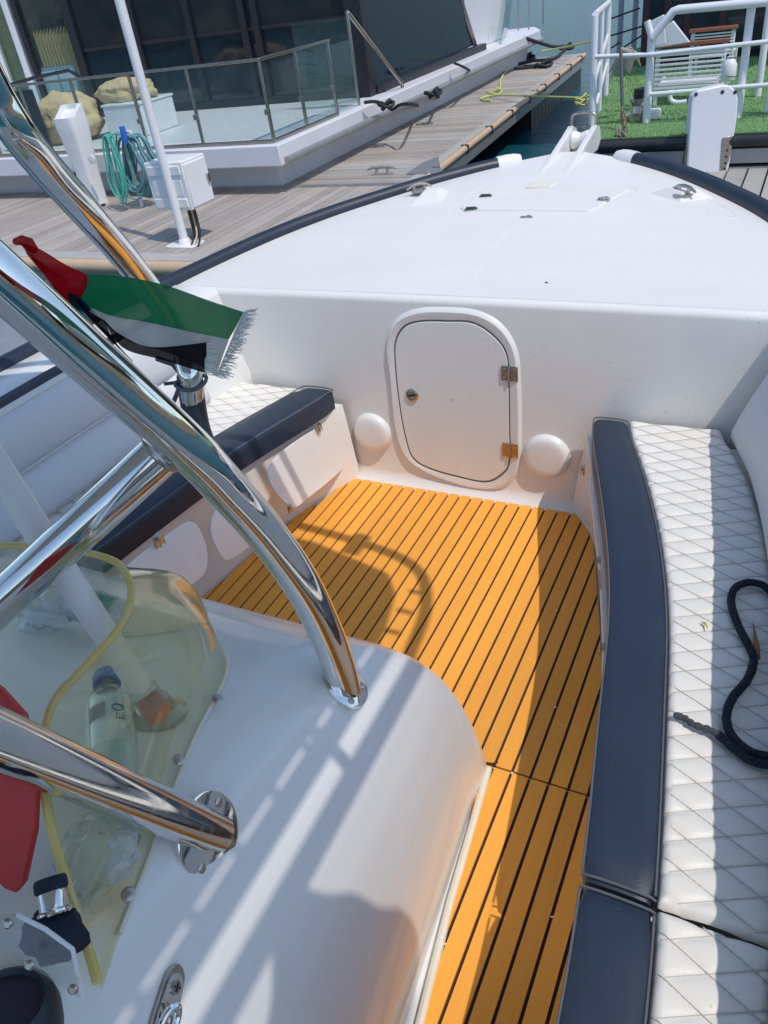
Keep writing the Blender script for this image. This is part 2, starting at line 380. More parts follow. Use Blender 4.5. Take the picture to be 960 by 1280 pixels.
# hull topsides
out = [V(CX + hb(y), y, sz(y)) for y, _ in HB]
outL = [V(CX - hb(y), y, sz(y)) for y, _ in HB]
for sgn in (1, -1):
    rows = []
    ys = [(-1.6 + i * .2) for i in range(26)] + [3.72, 3.88, 3.97, 4.03, 4.06]
    ys = sorted(set([round(y, 3) for y in ys if y <= 4.06]))
    for f_, dz in ((1, 0), (.985, -.12), (.95, -.5), (.85, -.95), (.6, -1.25)):
        rows.append([V(CX + sgn * hb(y) * f_, y - (0 if f_ > .97 else (1 - f_) * max(0, y - 2) * 1.1), sz(y) - .02 + dz) for y in ys])
    MB().grid(rows).build('hull_side', 'gel', boat)
# rub rail: navy rounded profile with thin pale insert, ends short of the bow roller
for sgn in (1, -1):
    pts = spl([V(CX + sgn * (lerpt(HB, y) + .004), y, sz(y) + .006) for y in (-1.6, -.6, .4, 1.2, 1.9, 2.5, 2.95, 3.25, 3.5, 3.7, 3.86, 3.955)], 6)
    MB().tube(pts, .036, 12).build('rub_rail', 'navyplast', boat)
    ins = [p + V(sgn * .030, 0, .022) for p in pts]
    # white end cap
    e = pts[-1]; d = (pts[-1] - pts[-3]).normalized()
    MB().tube([e - d * .05, e, e + d * .04, e + d * .07], [.040, .041, .038, .03], 14).build('rail_end_cap', 'gel', boat)
# foredeck
BT = 2.41   # top of bulkhead
def deckz(x, y):
    k = min(1, abs(x - CX) / max(.3, hb(y))); return sz(y) + (.006 + .016 * min(1, max(0, y - 2.4))) * (1 - k * k)
rows = []
for y in [BT + .03 + (4.05 - BT - .03) * i / 26 for i in range(27)]:
    h_ = max(.02, hb(y) - .008)
    rows.append([V(CX + h_ * (j / 16 - 1), y, deckz(CX + h_ * (j / 16 - 1), y)) for j in range(33)])
MB().grid(rows).build('foredeck', 'deck', boat)
# bulkhead (slightly raked, with fillet to the sole)
def bulky(z): return 2.37 + .038 * max(0, z) / .78 - (.035 * (1 - z / .05) ** 2 if z < .05 else 0)
zs = [-.02, 0, .01, .02, .035, .05, .15, .3, .45, .6, .68, .72]
rows = [[V(CX + 1.3 * (j / 30 - 1), bulky(z), z) for j in range(61)] for z in zs]
RB = .024
for k in range(9):
    a = math.pi / 2 * k / 8
    rows.append([V(CX + 1.3 * (j / 30 - 1), BT - .002 + RB * (1 - math.cos(a)), deckz(CX + 1.3 * (j / 30 - 1), BT) + .002 - RB * (1 - math.sin(a))) for j in range(61)])
rows.append([V(CX + 1.3 * (j / 30 - 1), BT + .06, deckz(CX + 1.3 * (j / 30 - 1), BT) + .001) for j in range(61)])
rows.append([V(CX + 1.3 * (j / 30 - 1), BT + .075, deckz(CX + 1.3 * (j / 30 - 1), BT) - .004) for j in range(61)])
MB().grid(rows).build('bulkhead', 'gelspeck', boat)
def PB(x, y, off=0):   # photo sight line on the bulkhead
    p0 = V(0, 2.37, 0); nn = V(0, 1, -.038 / .78).normalized()
    return PP(x, y, p0 - nn * off, nn)
BN = V(0, -1, .038 / .78).normalized()
# door frame and door
def rpath(pts, n=6): return spl(pts, n, True)
fr_px = [(560, 386), (600, 391), (630, 410), (646, 440), (650, 480), (651, 540), (648, 585), (632, 606), (606, 611), (570, 604), (530, 588), (506, 568), (494, 530), (488, 470), (484, 430), (494, 402), (520, 388)]
dr_px = [(560, 400), (592, 402), (618, 418), (634, 440), (637, 470), (638, 530), (638, 575), (628, 592), (608, 601), (575, 595), (540, 585), (518, 572), (508, 545), (500, 500), (495, 450), (496, 424), (508, 406), (530, 400)]
outer = rpath([PB(*p) for p in fr_px]); inner = rpath([PB(*p) for p in dr_px])
cen = sum(inner, V(0, 0, 0)) / len(inner)
def ringat(base, sc, off): return [cen + (p - cen) * sc + BN * off for p in base]
m_ = MB(); N_ = len(inner)
# resample outer to the same angle distribution
def resamp(loop, n):
    import math as _m
    L_ = [(loop[i] - loop[i - 1]).length for i in range(len(loop))]; tot = sum(L_); out_ = []; acc = 0; i = 0
    for k in range(n):
        tg = tot * k / n
        while acc + L_[(i + 1) % len(loop)] < tg and i < len(loop) * 2: acc += L_[(i + 1) % len(loop)]; i += 1
        a = loop[i % len(loop)]; c = loop[(i + 1) % len(loop)]; f_ = (tg - acc) / max(1e-6, L_[(i + 1) % len(loop)])
        out_.append(a.lerp(c, f_))
    return out_
oo = resamp(outer, 90); ii = resamp(inner, 90)
rows = [[p + BN * -.004 for p in [cen + (q - cen) * 1.025 for q in oo]], [p + BN * .008 for p in oo], [p + BN * .014 for p in [cen + (q - cen) * .975 for q in oo]], [a.lerp(c, .5) + BN * .013 for a, c in zip(oo, ii)],
        [cen + (q - cen) * 1.012 + BN * .010 for q in ii], [cen + (q - cen) * 1.006 + BN * -.004 for q in ii]]
MB().grid(rows, True).build('door_frame', 'gel', boat)
MB().grid([[cen + (q - cen) * 1.0 + BN * -.002 for q in ii], [cen + (q - cen) * .999 + BN * .006 for q in ii], [cen + (q - cen) * .985 + BN * .0105 for q in ii], [cen + (q - cen) * .5 + BN * .011 for q in ii], [cen + (q - cen) * .01 + BN * .0115 for q in ii]], True)
door = MB().grid([[cen + (q - cen) * 1.0 + BN * -.002 for q in ii], [cen + (q - cen) * .997 + BN * .006 for q in ii], [cen + (q - cen) * .98 + BN * .0105 for q in ii], [cen + (q - cen) * .5 + BN * .011 for q in ii], [cen + (q - cen) * .01 + BN * .0115 for q in ii]], True).build('cabin_door', 'gel', boat)
MB().grid([[cen + (q - cen) * 1.003 + BN * .009 for q in ii], [cen + (q - cen) * .990 + BN * .009 for q in ii]], True).build('door_gasket', 'piping', door)
up = (V(0, 0, 1) - BN * BN.z).normalized()
for (px, py) in ((637, 467), (638, 563)):
    c = PB(px, py, .014); hm = MB(); sc_ = []
    for s_ in (-1, 1):
        hm.obox(c + V(s_ * .0165, 0, 0) + BN * .001, V(.028, 0, 0), up * .056, BN * .004)
        for q in (-1, 1): sc_.append(c + V(s_ * .019, 0, 0) + up * q * .017 + BN * .003)
    hm.tube([c - up * .03 + BN * .003, c + up * .03 + BN * .003], .0055, 10)
    hg = hm.build('hinge', 'brassy' if py > 500 else 'steel', door, bev=.001, label='rusty lower hinge' if py > 500 else None)
    for q in sc_: scr(q, BN, .0045, door)
c = PB(515, 494, .012)
MB().lathe(c, BN, [(.026, 0), (.027, .002), (.024, .005), (.020, .006), (.019, .002), (0, .002)], 24).build('latch', 'steel', door)
MB().obox(c + BN * .004, V(.03, 0, .006), V(-.001, 0, .007), BN * .006).build('latch_pull', 'dark', door)
# round speaker caps
for (px, py, r_, nm) in ((466, 540, .082, 0), (684, 570, .086, 1)):
    c = PB(px, py, 0)
    MB().lathe(c, BN, [(r_ + .004, -.003), (r_ + .002, .008), (r_ * .95, .019), (r_ * .86, .024), (r_ * .78, .0265), (r_ * .6, .028), (r_ * .3, .029), (0, .029)], 40).build('round_vent_cap', 'gel', boat)
# ---- cockpit liner and sole
PLN = [(-.10, .0)]
floor_main = [(-.555, 2.352), (-.50, 2.27), (-.455, 2.14), (-.40, 1.95), (-.335, 1.72), (-.275, 1.48), (-.225, 1.181), (-.64, 1.181), (-.64, .9), (-1.76, .9), (-1.70, 1.45), (-1.635, 1.94), (-1.605, 2.09), (-1.575, 2.12), (-1.55, 2.26), (-1.515, 2.335), (-1.47, 2.345)]
MB().prism([(x, y, -.03) for x, y in [(-.0, -1.2), (-.0, 2.4), (-2.1, 2.4), (-2.1, -1.2)]], (0, 0, .022)).build('cockpit_liner', 'gel', boat, smooth=False)
sole = MB().prism([(x, y, -.006) for x, y in floor_main], (0, 0, .004)).build('cockpit_sole', 'caulk', boat, smooth=False)
def planks(poly, x0, pitch_, gap, parent, ztop, ang=0, bulge=0):
    k = 0
    xmin = min(p[0] for p in poly); xmax = max(p[0] for p in poly)
    i0 = math.floor((xmin - x0) / pitch_)
    for i in range(i0, i0 + 60):
        a = x0 + i * pitch_ + gap / 2; c = a + pitch_ - gap
        if a > xmax: break
        q = clipx(poly, a, c)
        if not q: continue
        MB().prism([(x, y, -.003) for x, y in q], (0, 0, ztop + .003)).build('plank', 'plank', parent, smooth=False)
planks(floor_main, -.39, .0495, .0078, sole, .0035)
aft = [(-.515, 1.174), (-.221, 1.174), (-.19, .95), (-.12, .5), (-.08, -.8), (-.36, -.8), (-.40, .3), (-.43, .52), (-.47, .84)]
sole2 = MB().prism([(x, y, -.006) for x, y in aft], (0, 0, .004)).build('aft_sole', 'caulk', boat, smooth=False)
planks(aft, -.3905, .0495, .0080, sole2, .0055)
rs = random.Random(4)
for px, py in ((622, 1034), (690, 1146), (556, 1180), (559, 1192), (696, 763), (694, 884), (640, 966)):
    c = P(px, py, .004); MB().obox(c, V(.006, .002, 0), V(-.001, .004, 0), V(0, 0, .001)).build('paint_speck', 'pvc', boat)
# torn black seam end at the console corner
MB().tube([P(600, 950, .004), P(608, 954, .007), P(618, 955, .008), P(622, 952, .012)], .003, 6).build('loose_caulk', 'caulk', boat)
# ---- starboard bench moulding
sb_low = [(-.8, -.08), (.5, -.13), (.85, -.165), (1.17, -.222), (1.48, -.272), (1.72, -.332), (2.14, -.452), (2.28, -.52), (2.36, -.60)]
sb_top = [(-.8, -.07), (.5, -.115), (.85, -.145), (1.10, -.19), (1.39, -.255), (1.69, -.335), (1.99, -.43), (2.25, -.505), (2.37, -.545)]
ys = [-.8 + i * .08 for i in range(39)] + [2.33, 2.36]
rows = []
for tt, zz in ((0, -.01), (.05, .02), (.12, .08), (.3, .16), (.6, .26), (.9, .31), (1, .335)):
    rows.append([V(lerpt(sb_low, y) * (1 - tt) + lerpt(sb_top, y) * tt + (.012 if .02 < tt < .7 else 0), y, zz) for y in sorted(ys)])
rows.append([V(lerpt(sb_top, y) + .25, y, .345) for y in sorted(ys)]); rows.append([V(.25, y, .345) for y in sorted(ys)])
bench_s = MB().grid(rows).build('starboard_bench', 'gel', boat)
def mini_latch(c, nrm, upv, parent, s_=1.):
    c = Vector(c); nrm = Vector(nrm).normalized(); sd = Vector(upv).cross(nrm).normalized(); upv = Vector(upv)
    m_ = MB().obox(c + nrm * .003 * s_, sd * .022 * s_, upv * .030 * s_, nrm * .006 * s_).obox(c + nrm * .009 * s_ + upv * .008 * s_, sd * .014 * s_, upv * .012 * s_, nrm * .01 * s_)
    m_.tube([c + nrm * .012 * s_ - sd * .007 * s_ - upv * .014 * s_, c + nrm * .012 * s_ - sd * .007 * s_ + upv * .006 * s_], .002 * s_, 6)
    m_.tube([c + nrm * .012 * s_ + sd * .007 * s_ - upv * .014 * s_, c + nrm * .012 * s_ + sd * .007 * s_ + upv * .006 * s_], .002 * s_, 6)
    return m_.build('latch', 'steel', parent, bev=.001 * s_)
for (px, py) in ((731, 588), (751, 703), (756, 812)):
    c = P(px, py, .29); mini_latch(c, (-1, -.2, .1), (0, 0, 1), bench_s)
# recessed lid lines on starboard bench front
for y0, y1 in ((1.28, 1.62), (1.70, 2.16)):
    lo = [V(lerpt(sb_low, y) * .2 + lerpt(sb_top, y) * .8 - .006, y, .295) for y in [y0 + (y1 - y0) * k / 8 for k in range(9)]]
    MB().tube(lo, .004, 6).build('locker_lid_rim', 'gel', bench_s)
# ---- port bench moulding
pb_low = [(-.8, -1.80), (1.0, -1.745), (1.45, -1.705), (1.94, -1.645), (2.10, -1.60), (2.25, -1.555), (2.36, -1.50)]
pb_top = [(-.8, -1.86), (1.0, -1.80), (1.25, -1.765), (1.65, -1.715), (1.84, -1.675), (2.15, -1.60), (2.37, -1.525)]
rows = []
for tt, zz in ((0, -.01), (.05, .02), (.12, .06), (.4, .16), (.8, .30), (1, .345)):
    rows.append([V(lerpt(pb_low, y) * (1 - tt) + lerpt(pb_top, y) * tt, y, zz) for y in sorted(ys)])
rows.append([V(lerpt(pb_top, y) - .25, y, .35) for y in sorted(ys)]); rows.append([V(-2.35, y, .35) for y in sorted(ys)])
bench_p = MB().grid(rows).build('port_bench', 'gel', boat)
PBN = V(1, .14, .12).normalized()
def PPB(px, py, off=0):   # on the port bench face
    return PP(px, py, V(-1.555, 2.3, .15) + PBN * off, V(1, .17, .17).normalized())
def panel(pxs, off, th, name, parent, m='gel', bev=.008):
    pts = spl([PPB(x, y, off) for x, y in pxs], 5, True)
    return MB().prism(pts, PBN * th).build(name, m, parent, bev=bev, seg=3)
lid1 = panel([(395, 535), (427, 525), (437, 560), (430, 583), (385, 622), (362, 634), (335, 600), (345, 570)], .0, .006, 'locker_lid', bench_p)
lid2 = panel([(208, 668), (238, 652), (253, 672), (258, 700), (250, 722), (215, 742), (168, 740), (150, 716)], .0, .006, 'locker_lid', bench_p)
lid3 = panel([(272, 632), (300, 612), (330, 640), (322, 672), (286, 700), (272, 690), (262, 660)], .0, .005, 'locker_lid', bench_p)
mini_latch(PPB(397, 535, .014), PBN, (0, 0, 1), bench_p, 1.2); mini_latch(PPB(196, 675, .014), PBN, (0, 0, 1), bench_p, 1.3); mini_latch(PPB(361, 636, .010), PBN, (0, 0, 1), bench_p, .9)
# ---- gunwales (inner wall, top, inner edge stripe)
def gx(y): return lerpt([(.5, .27), (1.1, .18), (1.6, .12), (2.3, .025), (2.43, .0)], y)
for sgn in (1, -1):
    ysg = [-1.6 + .1 * i for i in range(41)] + [2.43]
    def wx(y, d, sgn=sgn):
        if sgn > 0: d = min(d, .29) * (CX + hb(y) - gx(y)) / .285
        return CX + sgn * (hb(y) - d)
    prof = [(.0, 0), (.02, .005), (.14, .008), (.255, .003), (.277, -.010), (.285, -.04), (.30, -.12), (.33, -.25), (.36, -.34), (.36, -.44)]
    MB().grid([[V(wx(y, d), y, sz(y) + dz) for y in ysg] for d, dz in prof]).build('gunwale', 'gel', boat)
    MB().grid([[V(wx(y, d), y, sz(y) + dz) for y in ysg if y < 2.25] for d, dz in ((.232, .008), (.235, .016), (.262, .012), (.268, -.006))]).build('gunwale_stripe', 'navyplast', boat)
# ---- anchor locker lid and deck fittings
def PDK(px, py, off=0):
    z = .85
    for _ in range(4):
        p = P(px, py, z + off); z = deckz(p.x, min(4.0, p.y))
    return P(px, py, z + off)
def deckpoly(pxs, off, th, name, m, parent=boat, bev=.003, smo=False):
    pts = [PDK(x, y, off) for x, y in pxs]
    if smo: pts = spl(pts, 5, True)
    return MB().prism(pts, (0, 0, th)).build(name, m, parent, bev=bev, seg=2)
lid = deckpoly([(608, 239), (700, 236), (778, 236), (786, 239), (742, 264), (734, 266), (580, 265), (576, 262)], -.004, .010, 'anchor_locker_lid', 'deck')
def ridge(pxs, name, r_=.0024, closed=False, m='deck', n=8):
    MB().tube(spl([PDK(x, y, -.001) for x, y in pxs], n, closed), r_, 8, closed).build(name, m, boat)
ridge([(556, 271), (640, 273), (760, 274), (900, 274), (918, 269), (900, 256), (850, 235)], 'moulded_ridge')
ridge([(560, 270), (592, 240), (625, 233), (790, 233), (762, 272)], 'moulded_ridge')
ridge([(652, 275), (625, 300), (600, 335), (590, 352)], 'moulded_ridge', .002)
for px, py in ((607, 245), (589, 261)):
    c = PDK(px, py, .006); MB().obox(c, V(.055, .008, 0), V(-.004, .024, 0), V(0, 0, .004)).tube([c + V(-.022, 0, .004), c + V(.022, .004, .004)], .005, 8).build('hinge', 'green', lid, bev=.001)
c = PDK(754, 250, .006)
MB().obox(c, V(.05, -.006, 0), V(.004, .018, 0), V(0, 0, .004)).obox(c + V(.006, .004, .006), V(.018, .012, 0), V(-.008, .018, 0), V(0, 0, .01)).tube([c + V(-.022, .012, .004), c + V(.0, -.004, .012), c + V(.024, .01, .004)], .003, 8).build('latch', 'steel', lid)
c = PDK(658, 271, .004); MB().obox(c, V(.05, 0, 0), V(0, .013, 0), V(0, 0, .005)).obox(c + V(.01, 0, .004), V(.014, 0, 0), V(0, .009, 0), V(0, 0, .006)).build('deck_catch', 'steel', boat, bev=.001)
c = PDK(683, 353, .002); MB().obox(c, V(.010, 0, 0), V(0, .004, 0), V(0, 0, .002)).build('deck_chip', 'dark', boat)
# cleat pads and pop-up cleats
for pad, top, cl, sgn in (([(812, 242), (850, 253), (892, 248), (862, 234)], [(826, 238), (852, 243), (874, 240), (856, 233)], (855, 238), 1),
                     ([(512, 258), (552, 252), (562, 238), (532, 236)], [(518, 247), (538, 245), (544, 238), (526, 237)], (524, 235), -1)):
    base = [PDK(x, y, 0) for x, y in pad]; tp = [PDK(x, y, .0) + V(0, 0, .03) for x, y in top]
    cc = sum(base, V(0, 0, 0)) / 4; tp = [cc + (p - cc) * .5 + V(0, 0, .028) for p in base]
    MB().add(base + tp, [(0, 1, 5, 4), (1, 2, 6, 5), (2, 3, 7, 6), (3, 0, 4, 7), (4, 5, 6, 7)]).build('cleat_pad', 'deck', boat, bev=.003)
    c = PDK(*cl, .028)
    a = V(.05 * sgn, -.035, 0)
    MB().tube([c - a, c - a * .5 + V(0, 0, .014), c + V(0, 0, .018), c + a * .5 + V(0, 0, .014), c + a], [.004, .007, .008, .007, .004], 8).tube([c - a * .4 - V(0, 0, .012), c - a * .4 + V(0, 0, .014)], .007, 8).tube([c + a * .4 - V(0, 0, .012), c + a * .4 + V(0, 0, .014)], .007, 8).lathe(c - V(0, 0, .014), (0, 0, 1), [(0, .002), (.04, 0), (.04, .004), (0, .005)], 16).build('cleat', 'steel' if sgn > 0 else 'galv', boat)
# bow roller: two white cheeks, roller and steel bail
BX = -1.05
for dx in (-.075, .045):
    x = BX + dx
    prof = [(3.58, .868), (4.02, .868), (4.30, .86), (4.37, .90), (4.34, .965), (4.27, .985), (4.18, .965), (3.85, .905)]
    MB().prism([(x, y, z) for y, z in prof], (.030, 0, 0)).build('bow_roller_cheek', 'gel', boat, bev=.006, seg=3)
MB().box((BX - .055, 3.50, .858), (BX + .055, 3.60, .886)).build('bow_roller_foot', 'gelyellow', boat, bev=.005)
MB().box((BX - .05, 3.6, .85), (BX + .05, 4.28, .876)).build('bow_roller_bed', 'gel', boat, bev=.004)
MB().lathe((BX - .043, 4.24, .925), (1, 0, 0), [(0, 0), (.04, 0), (.045, .01), (.032, .043), (.045, .078), (.04, .086), (0, .086)], 24).build('bow_roller_wheel', 'pvc', boat)
MB().tube(spl([V(BX - .055, 4.28, .95), V(BX - .055, 4.28, 1.02), V(BX - .03, 4.28, 1.04), V(BX + .03, 4.28, 1.04), V(BX + .065, 4.28, 1.02), V(BX + .065, 4.28, .95)], 5), .008, 10).build('bow_roller_bail', 'steel', boat)
# ---- console
def ctop(y): return .825 - .32 * (y - .67)
side_tab = [(0, -.504), (.06, -.500), (.15, -.500), (.3, -.507), (.45, -.518), (.6, -.534), (.72, -.552), (.82, -.574), (.89, -.598), (.94, -.629), (.975, -.668), (.992, -.717), (1, -.79), (1, -.95), (1, -1.15), (1, -1.35), (1, -1.47), (.97, -1.54), (.9, -1.585), (.6, -1.6), (.2, -1.6), (0, -1.6)]
fr_tab = [(0, 1.175), (.1, 1.17), (.2, 1.165), (.3, 1.153), (.42, 1.133), (.55, 1.103), (.66, 1.067), (.76, 1.018), (.84, .966), (.90, .913), (.95, .856), (.98, .80), (.995, .74), (1, .67), (1, .5), (1, .4), (1, .3), (1, .2), (1, .1), (1, 0), (1, -.1), (1, -.2), (1, -.3)]
def sub_tab(tab, n=3):
    out_ = []
    for a, c in zip(tab, tab[1:]):
        for k in range(n): out_.append(tuple(a[i] + (c[i] - a[i]) * k / n for i in range(2)))
    out_.append(tab[-1][:2]); return out_
st_ = sub_tab(side_tab); ft_ = sub_tab(fr_tab)
rows = []
for g_, y in ft_:
    row = []
    for f_, x in st_:
        kk = 1 - ((1 - f_) ** 3.2 + (1 - g_) ** 3.2) ** (1 / 3.2)
        # splay: the side runs slightly inboard towards the bow
        xx = x + (.09 * max(0, 1.05 - y) if x > -1 else 0) 
        row.append(V(xx, y, max(-.03, kk * ctop(y)) if kk > 0 else -.03))
    rows.append(row)
con = MB().grid(rows)
n0 = len(con.v); m0 = len(st_)
con.add([V(p.x, p.y, -.03) for p in rows[-1]] , []); 
con.f += [((len(rows) - 1) * m0 + j, (len(rows) - 1) * m0 + j + 1, n0 + j + 1, n0 + j) for j in range(m0 - 1)]
console = con.build('helm_console', 'gel', boat, sub=1, ang=80)
# white flange stepping out at the console's front and stained bead along its foot
fl = [V(-.497, 1.10, 0), V(-.515, 1.18, 0), V(-.56, 1.225, 0), V(-.66, 1.245, 0), V(-1.0, 1.25, 0), V(-1.45, 1.22, 0), V(-1.56, 1.15, 0)]
flp = spl(fl, 6)
MB().grid([[p + V(0, 0, -.01) for p in flp], [p + V(0, -.004, .05) for p in flp], [p + V(-.01 * 0, -.02, .12) for p in flp], [p + V(0, -.05, .16) for p in flp], [V(max(-1.5, min(p.x, -.56)), 1.0, .2) for p in flp]])
MB().tube([V(-.500, 1.165, .003), V(-.482, 1.0, .003), V(-.462, .8, .003), V(-.435, .6, .003), V(-.40, .35, .003), V(-.36, 0, .003)], .010, 8).build('sealant_bead', 'gelyellow', boat)
from mathutils.bvhtree import BVHTree
CBV = BVHTree.FromPolygons(con.v, con.f)
def PCN(px, py):     # sight line on the console's real surface: point and normal
    loc, nrm, _, _ = CBV.ray_cast(O, ray(px, py).normalized())
    if loc is None:
        nn = V(0, .32, 1).normalized(); return PP(px, py, V(0, .67, .825), nn), nn
    return loc, (nrm if nrm.dot(FW) < 0 else -nrm)
def PC(px, py, off=0):
    l_, n_ = PCN(px, py); return PP(px, py, l_ + n_ * off, n_)
CN = V(0, .32, 1).normalized()
# windscreen
bpx = [(128, 1236), (150, 1170), (183, 1085), (212, 1005), (240, 932), (262, 888), (281, 850), (283, 824), (268, 800)]
base = [PC(x, y, .002) for x, y in bpx]
e = base[-1]; e.z = ctop(e.y)
base += [V(e.x - .05, e.y + .035, ctop(e.y + .035)), V(e.x - .14, .655, ctop(.655)), V(-1.05, .665, ctop(.665)), V(-1.30, .64, ctop(.64))]
tpx = [(122, 1228, .99), (104, 1165, 1.005), (88, 1120, 1.03), (62, 1025, 1.07), (54, 945, 1.095), (66, 880, 1.105), (105, 835, 1.115), (145, 790, 1.12), (163, 752, 1.125), (160, 722, 1.13), (135, 698, 1.13), (60, 684, 1.13), (-60, 680, 1.13)]
top = [P(x, y, z) for x, y, z in tpx]
bs_, ts_ = spl(base, 6), spl(top, 6)
rows = []
nn_ = len(bs_)
for k in range(9):
    f_ = k / 8
    row = []
    for a, c in zip(bs_, ts_):
        out_d = ((a - c) * V(1, 1, 0) if False else V(a.x - c.x, a.y - c.y, 0))
        row.append(a.lerp(c, f_) + out_d * .55 * math.sin(math.pi * f_) * .55)
    rows.append(row)
ws = MB().grid(rows).build('windscreen', 'acryl', boat, ang=80)
MB().tube(ts_, .0052, 10).build('edge_trim', 'trim', ws)
MB().tube([p + CN * .003 for p in bs_[6:]], .0035, 8).build('base_seal', 'gelyellow', ws)
for px, py in ((223, 950), (272, 873), (160, 1118)):
    scr(PC(px, py, .016), V(.5, .1, 1), .0085, ws)
# hardtop frame legs
def leg(pts, r_, name='hardtop_leg', n=8):
    return MB().tube(spl(pts, n), r_, 24).build(name, 'chrome', frame)
frame = bpy.data.objects.new('hardtop_frame', bpy.data.meshes.new('hardtop_frame')); COL.objects.link(frame); frame.parent = boat; LOC[frame] = LOC[boat]
J = PD(216, 553, .83)
b1 = PC(431, 858, 0)
d1_0 = (b1 - O).dot(FW)
i0, i1 = 1 / d1_0, 1 / .915
p1 = [b1 - V(0, 0, .01)] + [PD(x, y, 1 / (i0 + (i1 - i0) * t_)) for x, y, t_ in ((423, 832, .075), (405, 785, .213), (376, 728, .40), (331, 665, .606), (280, 607, .814), (232, 557, 1.0))]
e_up = PD(-200, 168, .65)
p1 += [p1[-1].lerp(e_up, k / 4) for k in (1, 2, 3, 4)]
top_e = p1[-1]
leg(p1 + [V(top_e.x - .12, top_e.y - .08, 2.2)], .0285)
p3 = [PD(214, 556, .92), PD(-120, 864, 1.0)]
MB().tube(p3, .027, 24).build('cross_tube', 'chrome', frame)
eP = PC(403, 800); dE = (eP - O).dot(FW)
p2 = [eP - V(0, 0, .02), PD(392, 770, dE + .02), PD(372, 730, dE + .04), PD(340, 682, dE + .06), PD(305, 635, dE + .08), PD(272, 588, dE + .10), PD(250, 545, dE + .11), PD(241, 505, dE + .10), PD(237, 465, dE + .06), PD(220, 412, 1.52), PD(170, 340, 1.34), PD(110, 268, 1.14), PD(58, 210, 1.03), PD(22, 165, .96), PD(-4, 124, .93), PD(-28, 78, .90), PD(-70, -10, .86)]
MB().tube(spl([PD(237, 470, dE + .065), PD(241, 503, dE + .10), PD(250, 545, dE + .11), PD(272, 588, dE + .10), PD(305, 635, dE + .08), PD(340, 682, dE + .06)], 6), .0252, 16).build('reflection_cover', 'black', frame)  # black tube added over the steel to hide its orange floor reflection
te = p2[-1]
leg(p2 + [V(te.x, te.y, 2.2)], .0235)
b4 = PC(262, 1034, 0)
p4 = [b4, b4 + (PD(235, 1012, .87) - b4) * .15 + V(0, 0, .0), PD(200, 1008, .835), PD(110, 965, .765), PD(0, 922, .70), PD(-150, 862, .62)]
b4 = PC(270, 1043, -.012); d4 = (b4 - O).dot(FW)
e4 = PD(-150, 860, .615); leg([b4.lerp(e4, k / 6) for k in range(7)] + [e4 + (e4 - b4) * .4], .0275)
# flanges and screws
for (fpx, fpy), rr_ in (((430, 857), .047), ((257, 1043), .054)):
    c, n_f = PCN(fpx, fpy); n_f = (n_f + CN * .3).normalized() if rr_ < .05 else (n_f * .35 + V(.75, .05, .2)).normalized()
    c = c + n_f * .003; fa = n_f.cross(UP).normalized(); fb = n_f.cross(fa)
    MB().lathe(c - n_f * .02, n_f, [(0, .0), (rr_ * .9, 0), (rr_, .02), (rr_, .024), (rr_ * .93, .0255), (0, .026)], 36).build('leg_flange', 'chrome', frame)
    for a in (20, 110, 200, 290):
        aa = math.radians(a); scr(c + (fa * math.cos(aa) + fb * math.sin(aa)) * rr_ * .76 + n_f * .0055, n_f, .0065, frame)
# weld bead at the joint
jd = (p1[7] - p1[6]).normalized()
MB().lathe(PD(203, 565, .922), (p3[1] - p3[0]).normalized(), [(.0275, -.004), (.030, -.001), (.0302, .002), (.0275, .005)], 24).build('weld_bead', 'steel', frame)
# hardtop over the helm, with side rail
ht = [(.178, -1.0), (.176, .95), (.145, 1.15), (.11, 1.28), (.04, 1.37), (-.3, 1.45), (-.7, 1.47), (-1.1, 1.44), (-1.37, 1.385), (-1.65, 1.27), (-2.0, 1.1), (-2.2, .9), (-2.25, .6), (-2.25, -1.0)]
hardtop = MB().prism([(x, y, 2.19) for x, y in ht], (0, 0, .035)).build('hardtop', 'gel', boat, bev=.01)
MB().tube(spl([V(.205, -1.0, 2.2), V(.205, .6, 2.2), V(.200, .75, 2.2), V(.170, .88, 2.2)], 6), .020, 12).build('inner_rail', 'chrome', hardtop)
MB().tube(spl([V(.285, -1.0, 2.2), V(.285, .8, 2.2), V(.27, 1.05, 2.2), V(.225, 1.28, 2.2), V(.10, 1.44, 2.2), V(-.2, 1.51, 2.2), V(-.7, 1.54, 2.2), V(-1.2, 1.5, 2.2), V(-1.7, 1.33, 2.2), V(-2.2, 1.0, 2.2), V(-2.32, .5, 2.2), V(-2.32, -1, 2.2)], 8), .021, 12).build('outer_rail', 'chrome', hardtop)
for y in (-.45, .34, .92):
    MB().tube([V(.15, y, 2.2), V(.285, y, 2.2)], .015, 10).build('rail_bracket', 'chrome', hardtop)
for x, y0, y1 in ((-.15, 1.43, 1.53), (-1.3, 1.37, 1.47)):
    MB().box((x - .03, y0, 2.19), (x + .03, y1 + .02, 2.215)).build('rail_bracket', 'chrome', hardtop)
for y in [-.2 + .1 * k for k in range(16)]:
    MB().box((.15, y, 2.196), (.205, y + .018, 2.206)).build('lacing', 'pvc', hardtop)
